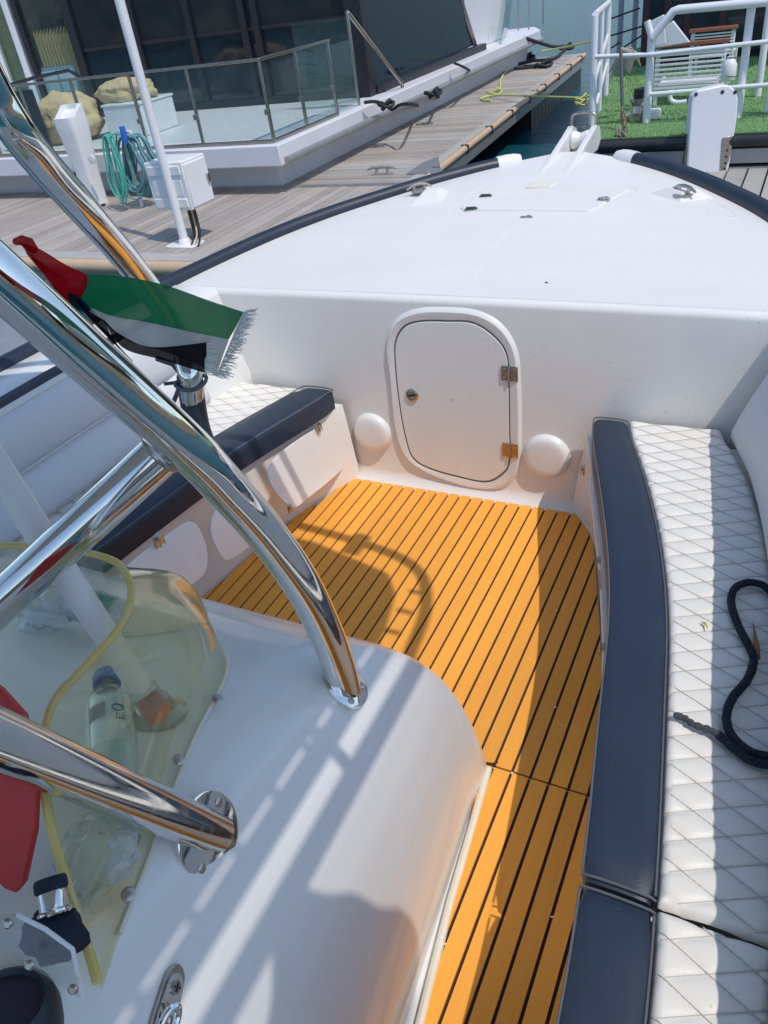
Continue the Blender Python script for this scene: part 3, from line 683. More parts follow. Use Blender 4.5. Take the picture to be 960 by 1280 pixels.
# latch on the console
c, CN = PCN(207, 1256); d1 = (PP(214, 1222, c, CN) - PP(196, 1290, c, CN)).normalized(); d2 = d1.cross(CN)
lp = [c + d1 * a + d2 * b_ for a, b_ in rrect(0, 0, .085, .030, .012, 5)]
lp = [c + d1 * a + d2 * b_ for a, b_ in [(.036, -.011), (.041, 0), (.036, .011), (.02, .0175), (-.045, .018), (-.045, -.018), (.02, -.0175)]]
ck = MB().prism(spl(lp, 4, True), CN * .005).build('console_hook_plate', 'steel', boat, bev=.0015)
MB().prism([c + (p - c) * .78 + CN * .0055 for p in spl(lp, 4, True)], CN * .002).build('hook_recess', 'chrome', ck)
s2 = MB(); s2.lathe(c + d1 * .018 + CN * .007, CN, [(0, 0), (.008, 0), (.0075, .003), (0, .004)], 18); s2.build('hook_screw', 'steel', ck)
MB().obox(c + d1 * .018 + CN * .0112, d1 * .010, d2 * .002, CN * .001).obox(c + d1 * .018 + CN * .0112, d1 * .002, d2 * .010, CN * .0012).build('screw_slot', 'dark', ck)
MB().tube(spl([c - d1 * .045 - d2 * .011 + CN * .007, c - d1 * .012 - d2 * .010 + CN * .014, c + d1 * .0 + CN * .018, c - d1 * .012 + d2 * .010 + CN * .014, c - d1 * .045 + d2 * .011 + CN * .007], 6), .0042, 10).build('hook_loop', 'chrome', ck)
CN = V(0, .32, 1).normalized()
# round navy compass housing and acrylic pocket on the dash
c = PC(2, 1268, .02)
MB().lathe(c - CN * .03, CN, [(.052, 0), (.052, .02), (.048, .035), (.040, .042), (.037, .036), (0, .036)], 40).build('compass_housing', 'navyplast', boat)
c0 = [PD(0, 1142, .70), PD(22, 1142, .70), PD(58, 1160, .70), PD(92, 1185, .70), PD(104, 1245, .71), PD(40, 1205, .71), PD(0, 1180, .71)]
pk = MB().prism(c0, -FW * .004).build('clear_dash_pocket', 'acryl2', boat, smooth=False)
MB().tube([c0[1] - FW * .002, c0[2] - FW * .002, c0[3] - FW * .002, c0[4] - FW * .002], .0022, 8).build('pocket_edge', 'pvc', pk)
for px, py in ((10, 1154), (37, 1206), (92, 1236)): scr(PD(px, py, .692), -FW, .0048, pk)

# =================================================================== CUSHIONS (lift off)
def bolster(name, label, inner, outer, z0, z1, mlist, y0, y1, n=40, flip=1):
    """long padded bolster between two plan curves"""
    t_ = thing(name, label, 'cushion', ((lerpt(inner, (y0 + y1) / 2) + lerpt(outer, (y0 + y1) / 2)) / 2, (y0 + y1) / 2, z0), 'navy bolster cushions along the cockpit benches')
    rows = []; sh = [(0, .0), (-.005, .25), (-.006, .7), (.004, .93), (.06, 1.0), (.25, 1.03), (.5, 1.04), (.75, 1.03), (.94, 1.0), (.998, .93), (1.004, .7), (1.0, .25), (.99, 0)]
    for i in range(n + 1):
        f_ = i / n; y = y0 + (y1 - y0) * f_
        a = smt(inner, y); c = smt(outer, y)
        en = 1.0
        e_ = min(f_, 1 - f_) * (y1 - y0)
        if e_ < .02: en = .86 + .14 * math.sqrt(max(0, 1 - (1 - e_ / .02) ** 2))
        rows.append([V(a + (c - a) * (.5 + (s_ - .5) * en), y, z0 + (z1 - z0) * h_ * en) for s_, h_ in sh])
    mb = MB().grid(rows)
    k = len(sh); mb.f.append(tuple(range(k))[::-1]); mb.f.append(tuple(n * k + j for j in range(k)))
    mb.build('cover', mlist, t_, ang=60)
    for s_, h_ in ((.012, .965), (.988, .965)):
        MB().tube([V(smt(inner, y) + (smt(outer, y) - smt(inner, y)) * s_, y, z0 + (z1 - z0) * h_) for y in [y0 + .012 + (y1 - y0 - .024) * i / 40 for i in range(41)]], .0026, 6).build('piping', 'piping', t_)
    for yy in (y0 + .006, y1 - .006):
        MB().tube([V(smt(inner, yy) + (smt(outer, yy) - smt(inner, yy)) * s_, yy, z0 + (z1 - z0) * h_ * .985) for s_, h_ in sh[3:10]], .0026, 6).build('piping', 'piping', t_)
    return t_
si = [(-1, -.11), (.5, -.130), (.74, -.158), (.92, -.180), (1.08, -.212), (1.3, -.238), (1.48, -.272), (1.635, -.311), (1.85, -.375), (2.05, -.44), (2.2, -.49), (2.36, -.530)]
so_ = [(-1, .02), (.55, -.007), (.75, -.033), (.95, -.055), (1.12, -.083), (1.3, -.103), (1.5, -.138), (1.675, -.178), (1.9, -.245), (2.1, -.315), (2.24, -.372), (2.365, -.425)]
bolster('bolster_cushion', 'long navy vinyl bolster edging the sunlit starboard bench, reaching the white bulkhead', si, so_, .335, .418, 'navy', .738, 2.352)
bolster('bolster_cushion', 'navy bolster section nearest the viewer at the bottom of the photo, below the seam', si, so_, .335, .418, 'navy', -.9, .728, 30)
pi_ = [(-1, -1.84), (1.0, -1.765), (1.25, -1.735), (1.65, -1.69), (1.84, -1.655), (2.1, -1.585), (2.35, -1.515)]
po_ = [(-1, -1.98), (1.0, -1.905), (1.25, -1.875), (1.65, -1.83), (1.9, -1.80), (2.1, -1.735), (2.38, -1.655)]
bolster('bolster_cushion', 'dark navy bolster on the port bench, crossed behind the bright steel tube', pi_, po_, .345, .435, 'navy', -.6, 2.325)

def quilt(name, label, xa, xb, y0, y1, z0, gap, ny=None, edge_r=.02, grp=None):
    t_ = thing(name, label, 'cushion', ((xa((y0 + y1) / 2) + xb((y0 + y1) / 2)) / 2, (y0 + y1) / 2, z0 - .07), grp)
    st = .005; ny = int((y1 - y0) / st); nx = 84; rows = []
    for i in range(ny + 1):
        y = y0 + (y1 - y0) * i / ny; a, c = xa(y), xb(y); row = [V(a, y, z0 - .06)]
        for j in range(nx + 1):
            x = a + (c - a) * j / nx
            d1_ = ((y + .5 * x) / gap) % 1; d2_ = ((y - .5 * x) / gap) % 1
            d1_ = min(d1_, 1 - d1_); d2_ = min(d2_, 1 - d2_)
            h_ = .0085 * (1 - math.exp(-(d1_ / .12))) * (1 - math.exp(-(d2_ / .12))) * 1.0
            h_ *= .75 + .25 * math.sin(x * 13 + y * 9)
            e_ = min(j / nx * (c - a), (1 - j / nx) * (c - a), y - y0, y1 - y)
            if e_ < edge_r: h_ -= edge_r * (1 - math.sqrt(max(0, 1 - (1 - e_ / edge_r) ** 2))) 
            row.append(V(x, y, z0 + h_))
        row.append(V(c, y, z0 - .06)); rows.append(row)
    MB().grid(rows).build('quilted_cover', 'vinyl', t_, ang=80)
    # stitching: thin thread lines sunk in the grooves
    tm = MB()
    for s_ in (1, -1):
        k0 = math.floor(min(y0 + s_ * .5 * xa(y0), y0 + s_ * .5 * xb(y1)) / gap) - 4
        for k in range(k0, k0 + 90):
            seg_ = []
            for q in range(41):
                yq = None
                x = -2.6 + (3.0) * q / 40 if False else None
            xs_ = []
            xlo = min(xa(y0), xa(y1)); xhi = max(xb(y0), xb(y1))
            for q in range(49):
                x = xlo + (xhi - xlo) * q / 48; y = k * gap - s_ * .5 * x
                if y0 + .006 < y < y1 - .006 and xa(y) + .006 < x < xb(y) - .006: xs_.append(V(x, y, z0 + .0024))
                elif len(xs_) > 1: break
            if len(xs_) > 2: tm.tube(xs_, .0008, 4)
    tm.build('stitching', 'thread', t_, smooth=False, kind='stuff')
    return t_
sxr = [(-1, .17), (.9, .155), (1.5, .11), (1.78, .068), (2.0, .02), (2.18, -.03), (2.31, -.09), (2.36, -.15)]
g_q = 'cream quilted seat cushions'
quilt('seat_cushion', 'long cream diamond quilted seat pad beside the starboard navy bolster, half in shade', lambda y: smt(so_, y) + .003, lambda y: smt(sxr, y), .742, 2.362, .412, .0625, grp=g_q)
quilt('seat_cushion', 'cream quilted seat pad at the bottom right corner, aft of the piped seam', lambda y: smt(so_, y) + .003, lambda y: smt(sxr, y), -.4, .734, .412, .0625, grp=g_q)
quilt('seat_cushion', 'cream quilted seat pad on the port bench, seen beyond the fluttering flag', lambda y: -2.14 + .12 * max(0, y - 1.9), lambda y: smt(po_, y) - .003, .3, 2.35, .405, .0625, grp=g_q)
# seam welt between the two starboard pads
# backrest pads
def backpad(name, label, sgn, d_top, d_bot, ztop, zbot, y0, y1, m):
    t_ = thing(name, label, 'cushion', (CX + sgn * 1.1, (y0 + y1) / 2, zbot), 'smooth backrest pads')
    rows = []
    for i in range(31):
        y = y0 + (y1 - y0) * i / 30; q = min(y - y0, y1 - y); en = min(1, .5 + .5 * math.sqrt(max(0, 1 - (1 - min(1, q / .05)) ** 2)))
        r0 = []
        for f_, th in ((0, 0), (.02, .018), (.1, .034), (.3, .042), (.5, .043), (.8, .038), (.95, .025), (1, 0)):
            if sgn > 0: xw = (smt(sxr, y) + .012) * (1 - f_) + (gx(y) + .02) * f_ - CX
            else: xw = -(hb(y) - (d_bot + (d_top - d_bot) * f_))
            r0.append(V(CX + xw - sgn * th * en, y, zbot + (ztop - zbot) * f_))
        rows.append(r0)
    mb = MB().grid(rows); k = 8; mb.f.append(tuple(range(k))[::-1]); mb.f.append(tuple(30 * k + j for j in range(k)))
    mb.build('cover', m, t_, ang=60); return t_
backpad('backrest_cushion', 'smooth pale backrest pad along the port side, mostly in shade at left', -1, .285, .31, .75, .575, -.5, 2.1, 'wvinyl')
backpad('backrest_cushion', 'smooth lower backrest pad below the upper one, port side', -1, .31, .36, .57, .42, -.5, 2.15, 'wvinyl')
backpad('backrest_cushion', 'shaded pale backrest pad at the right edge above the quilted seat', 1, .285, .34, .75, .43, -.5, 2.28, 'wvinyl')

# =================================================================== LOOSE THINGS ABOARD
# rope on the starboard seat
rp = [(985, 775), (962, 738), (940, 728), (920, 734), (914, 752), (922, 780), (936, 808), (942, 826), (934, 850), (916, 872), (908, 895), (914, 918), (935, 938), (962, 946), (1000, 948)]
rp2 = [(1010, 958), (962, 956), (938, 950), (918, 936), (900, 920), (886, 912), (868, 906), (856, 898), (848, 895)]
rope = thing('mooring_rope', 'dark navy rope looped over the quilted starboard seat with a frayed end', 'rope', P(930, 850, .43))
zr = .432
def braid(path, r_, name, m, pitch=.026, strands=4):
    # strands wound round a centre line
    L_ = [0]
    for a, c in zip(path, path[1:]): L_.append(L_[-1] + (c - a).length)
    n = int(L_[-1] / .0024); core = []; k = 0
    for i in range(n + 1):
        t_ = L_[-1] * i / n
        while k < len(path) - 2 and L_[k + 1] < t_: k += 1
        core.append(path[k].lerp(path[k + 1], (t_ - L_[k]) / max(1e-6, L_[k + 1] - L_[k])))
    mb = MB(); mb.tube(core[::3] + [core[-1]], r_ * .62, 8)
    for s_ in range(strands):
        for sg in (1, -1):
            pts = []
            for i, c in enumerate(core):
                tn = (core[min(i + 1, n)] - core[max(i - 1, 0)]).normalized(); sd_ = tn.cross(UP).normalized(); u_ = sd_.cross(tn)
                a = sg * 2 * math.pi * (i * .0024) / pitch + 2 * math.pi * s_ / strands
                pts.append(c + (sd_ * math.cos(a) + u_ * math.sin(a)) * r_ * .70)
            mb.tube(pts, r_ * .34, 4)
    return mb.build(name, m, rope)
braid(spl([P(x, y, zr) for x, y in rp], 8), .0092, 'rope_loop', 'rope')
pts2 = spl([P(x, y, zr) for x, y in rp2], 8)
braid(pts2[:34], .0092, 'rope_tail', 'rope')
MB().tube(pts2[33:], [.0085, .0085] + [.0068 + .0012 * math.sin(k * 1.3) for k in range(len(pts2) - 35)], 10).build('whipped_end', 'ropegrey', rope)
MB().ball(pts2[-1], .010, 10, (1.1, .8, .8)).build('rope_knot', 'ropegrey', rope)
c = P(945, 802, .43)
a = P(941, 776, .43) ; d = P(948, 824, .43)
lf = thing('dry_leaf', 'narrow dry brown leaf lying against the rope on the shaded seat', 'leaf', c)
sd = (d - a).normalized().cross(UP)
MB().add([a, a.lerp(d, .35) + sd * .004 + V(0, 0, .006), a.lerp(d, .8) + sd * .008 + V(0, 0, .004), d + sd * .003, d - sd * .004, a.lerp(d, .8) - sd * .005 + V(0, 0, .007), a.lerp(d, .35) - sd * .002 + V(0, 0, .004)], [(0, 1, 6), (1, 2, 5, 6), (2, 3, 4, 5)]).build('blade', 'leaf', lf, solid=.0012)
c = P(881, 781, .424); pt = thing('fallen_petal', 'tiny yellow green petal on the sunlit quilted seat', 'petal', c)
MB().tube([c + V(-.008, .006, .001), c + V(0, .002, .003), c + V(.004, -.004, .003), c + V(.008, -.014, .001)], [.001, .0035, .0022, .001], 6).build('petal', 'greenbit', pt)

# flag tied to the leg
flag = thing('flag', 'red, green, white and black fringed flag knotted round the thick steel leg', 'flag', PD(60, 340, .7))
def bez(rows_px):
    return [[PD(x, y, d_) for x, y, d_ in r_] for r_ in rows_px]
def sheet(rows, name, m):
    R_ = [spl(r_, 8) for r_ in rows]
    C_ = list(zip(*R_)); C2 = [spl(list(c_), 6) for c_ in C_]
    return MB().grid(C2).build(name, m, flag, solid=.0008, ang=80)
sheet(bez([[(24, 303, .645), (50, 312, .66), (80, 330, .69), (108, 343, .73)], [(30, 310, .64), (52, 328, .65), (78, 345, .68), (108, 357, .735)], [(34, 318, .645), (58, 345, .67), (80, 362, .70), (101, 372, .735)]]), 'red_panel', 'fred')
sheet(bez([[(38, 318, .655), (60, 335, .665), (85, 352, .69)], [(42, 325, .645), (62, 348, .655), (84, 368, .68)], [(46, 330, .66), (70, 362, .675), (88, 380, .70)]]), 'red_fold', 'fred')
sheet(bez([[(108, 343, .73), (150, 345, .76), (205, 356, .79), (262, 376, .82), (304, 390, .84)], [(104, 358, .735), (150, 370, .765), (205, 384, .80), (255, 398, .825), (295, 408, .845)], [(101, 372, .735), (125, 392, .76), (180, 402, .79), (240, 415, .82), (286, 424, .84)]]), 'green_panel', 'fgreen')
sheet(bez([[(112, 384, .75), (140, 395, .765), (185, 403, .79), (240, 415, .82), (286, 424, .84)], [(128, 400, .752), (150, 412, .77), (190, 424, .80), (240, 434, .83), (278, 446, .85)], [(140, 412, .755), (165, 428, .775), (195, 436, .80), (240, 452, .84), (270, 470, .86)]]), 'white_panel', 'fwhite')
sheet(bez([[(130, 400, .745), (150, 418, .755), (190, 434, .785), (258, 428, .82)], [(134, 408, .745), (154, 428, .757), (195, 442, .79), (258, 448, .825)], [(140, 420, .748), (160, 438, .76), (205, 450, .79), (258, 467, .83)]]), 'black_panel', 'fblack')
sheet(bez([[(96, 372, .735), (112, 390, .74), (130, 400, .745)], [(104, 388, .725), (122, 408, .735), (142, 425, .745)], [(140, 420, .735), (150, 436, .745), (166, 452, .752)]]), 'black_fold', 'fblack')
fm = MB(); rf = random.Random(5)
for k in range(150):
    f_ = k / 149; a = PD(304 - 34 * f_, 390 + 80 * f_, .84 + .02 * f_)
    L_ = rf.uniform(9, 20); dy = L_ * (-.12 + .35 * f_) + rf.uniform(-3.2, 3.2)
    e_ = PD(304 - 34 * f_ + L_, 390 + 80 * f_ + dy, .842 + .02 * f_ + rf.uniform(-.006, .006))
    m1 = a.lerp(e_, .5) + V(rf.uniform(-.002, .002), 0, rf.uniform(-.003, .002))
    fm.tube([a, m1, e_], [.0005, .0005, .0003], 4)
for k in range(22):
    f_ = k / 21; a = PD(256, 430 + 37 * f_, .824); e_ = PD(256 + rf.uniform(10, 17), 432 + 37 * f_ + rf.uniform(-3, 4), .83)
    fm.tube([a, e_], [.0007, .0005], 4)
fm.build('fringe', 'fringe', flag, kind='stuff')
MB().tube([PD(20, 302, .655), PD(28, 300, .64), PD(36, 304, .64), PD(42, 312, .65)], [.003, .004, .005, .004], 10).build('knot', 'fred', flag)
# cable tie round the second leg
tie = thing('cable_tie', 'pale grey strap tied round the far steel leg below the flag', 'strap', PD(240, 478, 1.62))
c = PD(239, 478, dE + .075)
MB().tube([c + V(math.cos(a) * .031, math.sin(a) * .031, .003 * math.sin(a * 2)) for a in [2 * math.pi * k / 20 for k in range(20)]], .004, 6, True).build('band', 'piping', tie)
MB().tube([c + V(-.02, -.02, 0), PD(222, 478, 1.60), PD(205, 480, 1.59)], .004, 6).tube([PD(228, 470, 1.60), PD(216, 455, 1.58), PD(196, 448, 1.55)], .006, 6).tube([PD(226, 480, 1.60), PD(218, 500, 1.60), PD(212, 515, 1.61)], .005, 6).build('tail', 'piping', tie)

# antenna pole inside the windscreen
ant = thing('antenna', 'white antenna pole rising from a clamp with an orange ring behind the windscreen', 'antenna', PC(196, 890, 0))
ab = PC(196, 892, 0)
MB().tube([PD(183, 868, 1.045), PD(150, 820, 1.04), PD(90, 730, 1.03), PD(20, 622, 1.02), PD(-60, 500, 1.01)], [.0165, .0172, .0185, .020, .021], 20).build('pole', 'pvc', ant)
MB().tube([PD(189, 878, 1.05), PD(180, 864, 1.03)], .0195, 20).build('collar', 'acryl2', ant)
MB().tube([PD(196, 890, 1.07), PD(189, 878, 1.052)], .0185, 20).build('ring', 'orange', ant)
MB().lathe(ab, CN, [(.045, .0), (.045, .006), (.03, .012), (.02, .03), (0, .03)], 28).build('mount', 'steel', ant)
# water bottle
bt = thing('water_bottle', 'clear water bottle with a blue cap and printed label lying behind the windscreen', 'bottle', PC(140, 930, .03))
A_ = PC(133, 846, .042); B_ = PC(141, 962, .040); ax = (B_ - A_).normalized(); ln = (B_ - A_).length
MB().lathe(A_, ax, [(.0, 0), (.020, .001), (.0205, .004), (.0205, .024), (.018, .025)], 24).build('cap', 'bluecap', bt)
MB().lathe(A_, ax, [(.013, .02), (.013, .034), (.024, .055), (.032, .075), (.0335, .09), (.032, .10), (.033, .11), (.033, ln * .93), (.031, ln), (.0, ln)], 28).build('body', 'pet', bt)
vd = -ray(138, 900).normalized(); nl = (vd - ax * vd.dot(ax)).normalized(); sl_ = -ax.cross(nl)
def cyl_patch(u0, u1, a0, a1, r_, n=14):
    rows = []
    for i in range(3):
        u = u0 + (u1 - u0) * i / 2
        rows.append([A_ + ax * u + (nl * math.cos(math.radians(a0 + (a1 - a0) * k / n)) + sl_ * math.sin(math.radians(a0 + (a1 - a0) * k / n))) * r_ for k in range(n + 1)])
    return rows
MB().grid(cyl_patch(ln * .44, ln * .92, -78, 82, .0342)).build('label_sheet', clear('label film', (.85, .93, .93), (.66, .80, .82), .55), bt)
bm_ = MB(); rb = random.Random(2); a_ = -46
while a_ < -8:
    wd = rb.uniform(.8, 2.6); bm_.grid(cyl_patch(ln * .52, ln * .68, a_, a_ + wd, .0346, 2)); a_ += wd + rb.uniform(.8, 2.0)
bm_.build('barcode', 'print', bt)
cc_ = A_ + ax * ln * .60 + (nl * math.cos(.35) + sl_ * math.sin(.35)) * .0348
n3 = (nl * math.cos(.35) + sl_ * math.sin(.35)).normalized(); s3 = -ax.cross(n3)
MB().tube([cc_ + (ax * math.cos(a) + s3 * math.sin(a)) * .0075 for a in [2 * math.pi * k / 16 for k in range(16)]], .0012, 5, True).build('round_mark', 'print', bt)
bm_ = MB()
for (u, v_, w_, h_) in ((.012, -.002, .0015, .011), (.0, .0, 0, 0), (.012, .002, .0015, .011), (.012, .006, .0015, .013), (.0185, .002, .013, .0015), (.0, .0, 0, 0)):
    if w_: bm_.obox(cc_ + ax * (u + .008) + s3 * v_ + n3 * .0005, ax * (h_ if w_ < .005 else h_), s3 * w_, n3 * .0008)
bm_.build('lettering', 'print', bt)
# second bottle lying further in, with green net print
b2 = thing('water_bottle', 'crumpled clear bottle with green net print at the windscreen corner', 'bottle', P(125, 745, 1.0))
A2 = PC(85, 752, .05); B2 = PC(152, 770, .045); ax2 = (B2 - A2).normalized(); l2 = (B2 - A2).length
MB().lathe(A2, ax2, [(0, 0), (.026, .002), (.032, .02), (.030, l2 * .3), (.034, l2 * .5), (.031, l2 * .8), (.028, l2), (0, l2 + .003)], 20).build('body', 'film', b2)
gm = MB()
for k in range(7):
    for s_ in (1, -1):
        c_ = []
        for q in range(9):
            a = math.radians(-70 + 140 * q / 8); u = l2 * (.62 + .05 * k) + s_ * .012 * (q / 8 - .5)
            nn2 = (-FW - ax2 * (-FW).dot(ax2)).normalized(); ss2 = ax2.cross(nn2)
            c_.append(A2 + ax2 * u + (nn2 * math.cos(a) + ss2 * math.sin(a)) * .0345)
        gm.tube(c_, .0011, 4)
gm.build('net_print', 'netgreen', b2)
# crumpled plastic bags behind the screen
def crumple(name, label, c, sx, sy, sz_, m, seed, cat='bag', sc=9):
    rr = random.Random(seed); t_ = thing(name, label, cat, c); rows = []
    from mathutils import noise as nz
    NR = 15 if m == 'film' else 33; NC = 26 if m == 'film' else 60
    for i in range(NR):
        th = math.pi * i / (NR - 1); row = []
        for k in range(NC):
            ph = 2 * math.pi * k / NC; d_ = V(math.sin(th) * math.cos(ph), math.sin(th) * math.sin(ph), math.cos(th))
            q = 1 + .38 * nz.noise(d_ * 2.3 + V(seed, 0, 0)) + .16 * nz.noise(d_ * 6 + V(0, seed, 0)) + (.0 if m == 'film' else .12 * abs(nz.noise(d_ * 3.1 + V(seed, 5, 0))) - .06 * abs(nz.noise(d_ * 9)))
            row.append(Vector(c) + V(d_.x * sx, d_.y * sy, d_.z * sz_) * (q if m == 'film' else 1 + (q - 1) * .42 - (.10 * (1 - abs(d_.z)) * abs(math.sin(ph * 4.5)) )))
        rows.append(row)
    MB().grid(rows, True).build('crumpled_film' if m == 'film' else 'cover', m, t_, ang=28 if m == 'film' else 180); return t_
crumple('plastic_bag', 'crumpled clear plastic bag in front of the thick steel tube behind the screen', PC(122, 1065, .035), .045, .05, .03, 'film', 3)
crumple('plastic_bag', 'crumpled clear wrapper under the cross tube at the screen top', PC(60, 760, .04), .06, .05, .035, 'film', 8)
# small clear cup
cp = thing('plastic_cup', 'small clear plastic cup lying near the lower tip of the windscreen', 'cup', PC(122, 1118, .02))
a = PC(112, 1098, .028); d = PC(128, 1134, .03); axc = (d - a).normalized(); lc = (d - a).length
MB().lathe(a, axc, [(.018, 0), (.020, .001), (.019, .004), (.0175, lc * .6), (.013, lc * .62), (.012, lc), (0, lc)], 24).build('cup_wall', 'acryl2', cp)
MB().tube([a + (axc.cross(UP).normalized() * math.cos(q) + axc.cross(axc.cross(UP).normalized()) * math.sin(q)) * .020 for q in [2 * math.pi * k / 20 for k in range(20)]], .0012, 5, True).build('rim', 'pvc', cp)
# red board at left edge
rdd = thing('red_board', 'smooth red plastic board with a rounded corner at the left edge of the helm', 'board', PC(10, 990, .02))
rp_ = [(-90, 800), (0, 862), (30, 895), (48, 960), (44, 1040), (30, 1105), (20, 1118), (5, 1112), (-90, 1020)]
MB().prism([PD(x, y, .80) for x, y in rp_], FW * .012).build('panel', 'red', rdd, bev=.003)
# black strapped lamp with a steel collar
lp_ = thing('flashlight', 'dark flashlight with a bright steel collar in a black cloth pouch beside the screen edge', 'flashlight', PD(65, 1130, .74))
a = PD(62, 1096, .745); d = PD(70, 1150, .73); axf = (d - a).normalized(); lf_ = (d - a).length
MB().lathe(a, axf, [(0, 0), (.014, .001), (.0155, .004), (.0155, .012), (.013, .014)], 20).build('switch_cap', 'navycloth', lp_)
MB().lathe(a, axf, [(.0125, .013), (.0135, .016), (.0135, lf_ * .75), (.016, lf_ * .8), (.016, lf_ * .86), (.014, lf_ * .9)], 24).build('barrel', 'chrome', lp_)
rows = []
from mathutils import noise as NZ
for i in range(12):
    th = math.pi * i / 11; row = []
    for k in range(20):
        ph = 2 * math.pi * k / 20; d_ = V(math.sin(th) * math.cos(ph), math.sin(th) * math.sin(ph), math.cos(th)); q = 1 + .35 * NZ.noise(d_ * 2.2)
        row.append(PD(68, 1168, .745) + xr * d_.x * .030 * q + ydn * d_.y * .026 * q + FW * d_.z * .02)
    rows.append(row)
MB().grid(rows, True).build('pouch', 'navycloth', lp_, ang=60)

# =================================================================== DOCKS
DZ = -.10
def plankrow(parent, lo, hi, n, pitch_, axis, m, gap=.008, th=.03, z=DZ):
    """n planks of one shared mesh laid side by side. axis 'y': long side along Y"""
    w_ = pitch_ - gap
    if axis == 'y': mb = MB().box((0, lo[1], z - th), (w_, hi[1], z))
    else: mb = MB().box((lo[0], 0, z - th), (hi[0], w_, z))
    first = mb.build('plank', m, parent, smooth=False)
    rr = random.Random(n)
    for i in range(n):
        o = first if i == 0 else first.copy()
        if i: COL.objects.link(o)
        k = (lo[0] if axis == 'y' else lo[1]) + i * pitch_
        if axis == 'y': o.location.x += 0; o.location = (k, 0, rr.uniform(-.002, .0015))
        else: o.location = (0, k, rr.uniform(-.002, .0015))
dk = thing('main_dock', 'weathered plank dock running across behind the bow at the left, with a tan rubber edge', 'dock', (0, 0, 0))
DX0, DX1 = -13.0, -3.35
plankrow(dk, (DX0, 5.42), (DX1, 7.66), int((DX1 - DX0) / .115), .115, 'y', 'dock')
MB().box((DX0, 5.42, DZ - .25), (DX1, 7.66, DZ - .034)).build('frame', 'dockbase', dk, smooth=False)
MB().box((DX0, 5.225, DZ - .04), (DX1, 5.41, DZ + .004)).build('edge_board', 'dockg', dk, bev=.006)
MB().tube([V(DX0, 5.18, DZ - .055), V(DX1, 5.18, DZ - .055)], .062, 14).build('rubber_fender', 'tanrub', dk)
MB().box((DX0, 5.20, DZ - .30), (DX1, 5.30, DZ - .11)).build('side_beam', 'alu', dk, bev=.01)
MB().box((DX0, 5.14, DZ - .24), (DX1, 5.20, DZ - .20)).build('beam_flange', 'alu', dk)
MB().box((DX0, 7.665, DZ - .06), (DX1, 7.70, DZ + .006)).build('rear_edge_strip', 'alu', dk)
MB().box((DX0, 5.6, WZ - .6), (DX1, 7.4, DZ - .25)).build('float', 'black', dk, smooth=False)
# finger dock
fg = thing('finger_dock', 'narrow plank finger dock running away beside the houseboat, tan strip along its water edge', 'dock', (0, 0, 0))
def fx(y): return -3.70 - (y - 8.5) * .072
yy = 7.72; kf = 0
wf = .142
prof = []
while yy < 17.6:
    x1 = fx(yy) - .13
    MB().box((-6.0, yy, DZ - .03), (x1, yy + wf - .007, DZ - .002 + random.Random(kf).uniform(-.002, .002))).build('plank', 'dockg' if kf % 11 in (3, 4, 5, 6) else 'dock', fg, smooth=False)
    yy += wf; kf += 1
y0, y1 = 7.72, 17.62
def strip(name, m, a0, a1, z0, z1, parent=fg, ya=y0, yb=y1, bev=.004):
    MB().add([(fx(ya) + a0, ya, z0), (fx(ya) + a1, ya, z0), (fx(yb) + a1, yb, z0), (fx(yb) + a0, yb, z0), (fx(ya) + a0, ya, z1), (fx(ya) + a1, ya, z1), (fx(yb) + a1, yb, z1), (fx(yb) + a0, yb, z1)],
             [(3, 2, 1, 0), (4, 5, 6, 7), (0, 1, 5, 4), (1, 2, 6, 5), (2, 3, 7, 6), (3, 0, 4, 7)]).build(name, m, parent, bev=bev)
strip('edge_board', 'dockg', -.125, -.005, -.14, DZ + .004)
MB().tube([V(fx(y0) + .035, y0, DZ - .03), V(fx(y1) + .035, y1, DZ - .03)], .042, 12).build('rubber_fender', 'tanrub', fg)
strip('side_rail', 'alu', 0, .05, -.30, -.175)
for k in range(17):
    a = 13.1 + k * .26; strip('side_panel', 'black', -.03, 0, WZ - .2, -.31, fg, a, a + .245, .004)
strip('float', 'dockbase', -2.0, -.045, WZ - .5, -.14, fg, 13.1, y1 - .02, 0)
strip('float', 'dockbase', -2.0, -.045, WZ - .5, -.14, fg, y0, 8.9, 0)
strip('under_beam', 'dockbase', -2.0, -.05, -.26, -.14, fg, 8.9, 13.1, 0)
for k in range(9):
    a = y0 + .6 + k * 1.1; strip('fender_strap', 'dark', -.01, .085, DZ - .08, DZ + .018, fg, a, a + .03, .002)
gs = [P(508, 219, DZ), P(552, 217, DZ), P(548, 197, DZ), P(528, 205, DZ)]
MB().prism([p + V(0, 0, .004) for p in gs], (0, 0, .012)).build('corner_gusset', 'alu', fg, bev=.003)
# finger near ramp steel line between docks
MB().box((-6.2, 7.70, DZ - .02), (-3.55, 7.725, DZ + .012)).build('joint_strip', 'alu', fg)

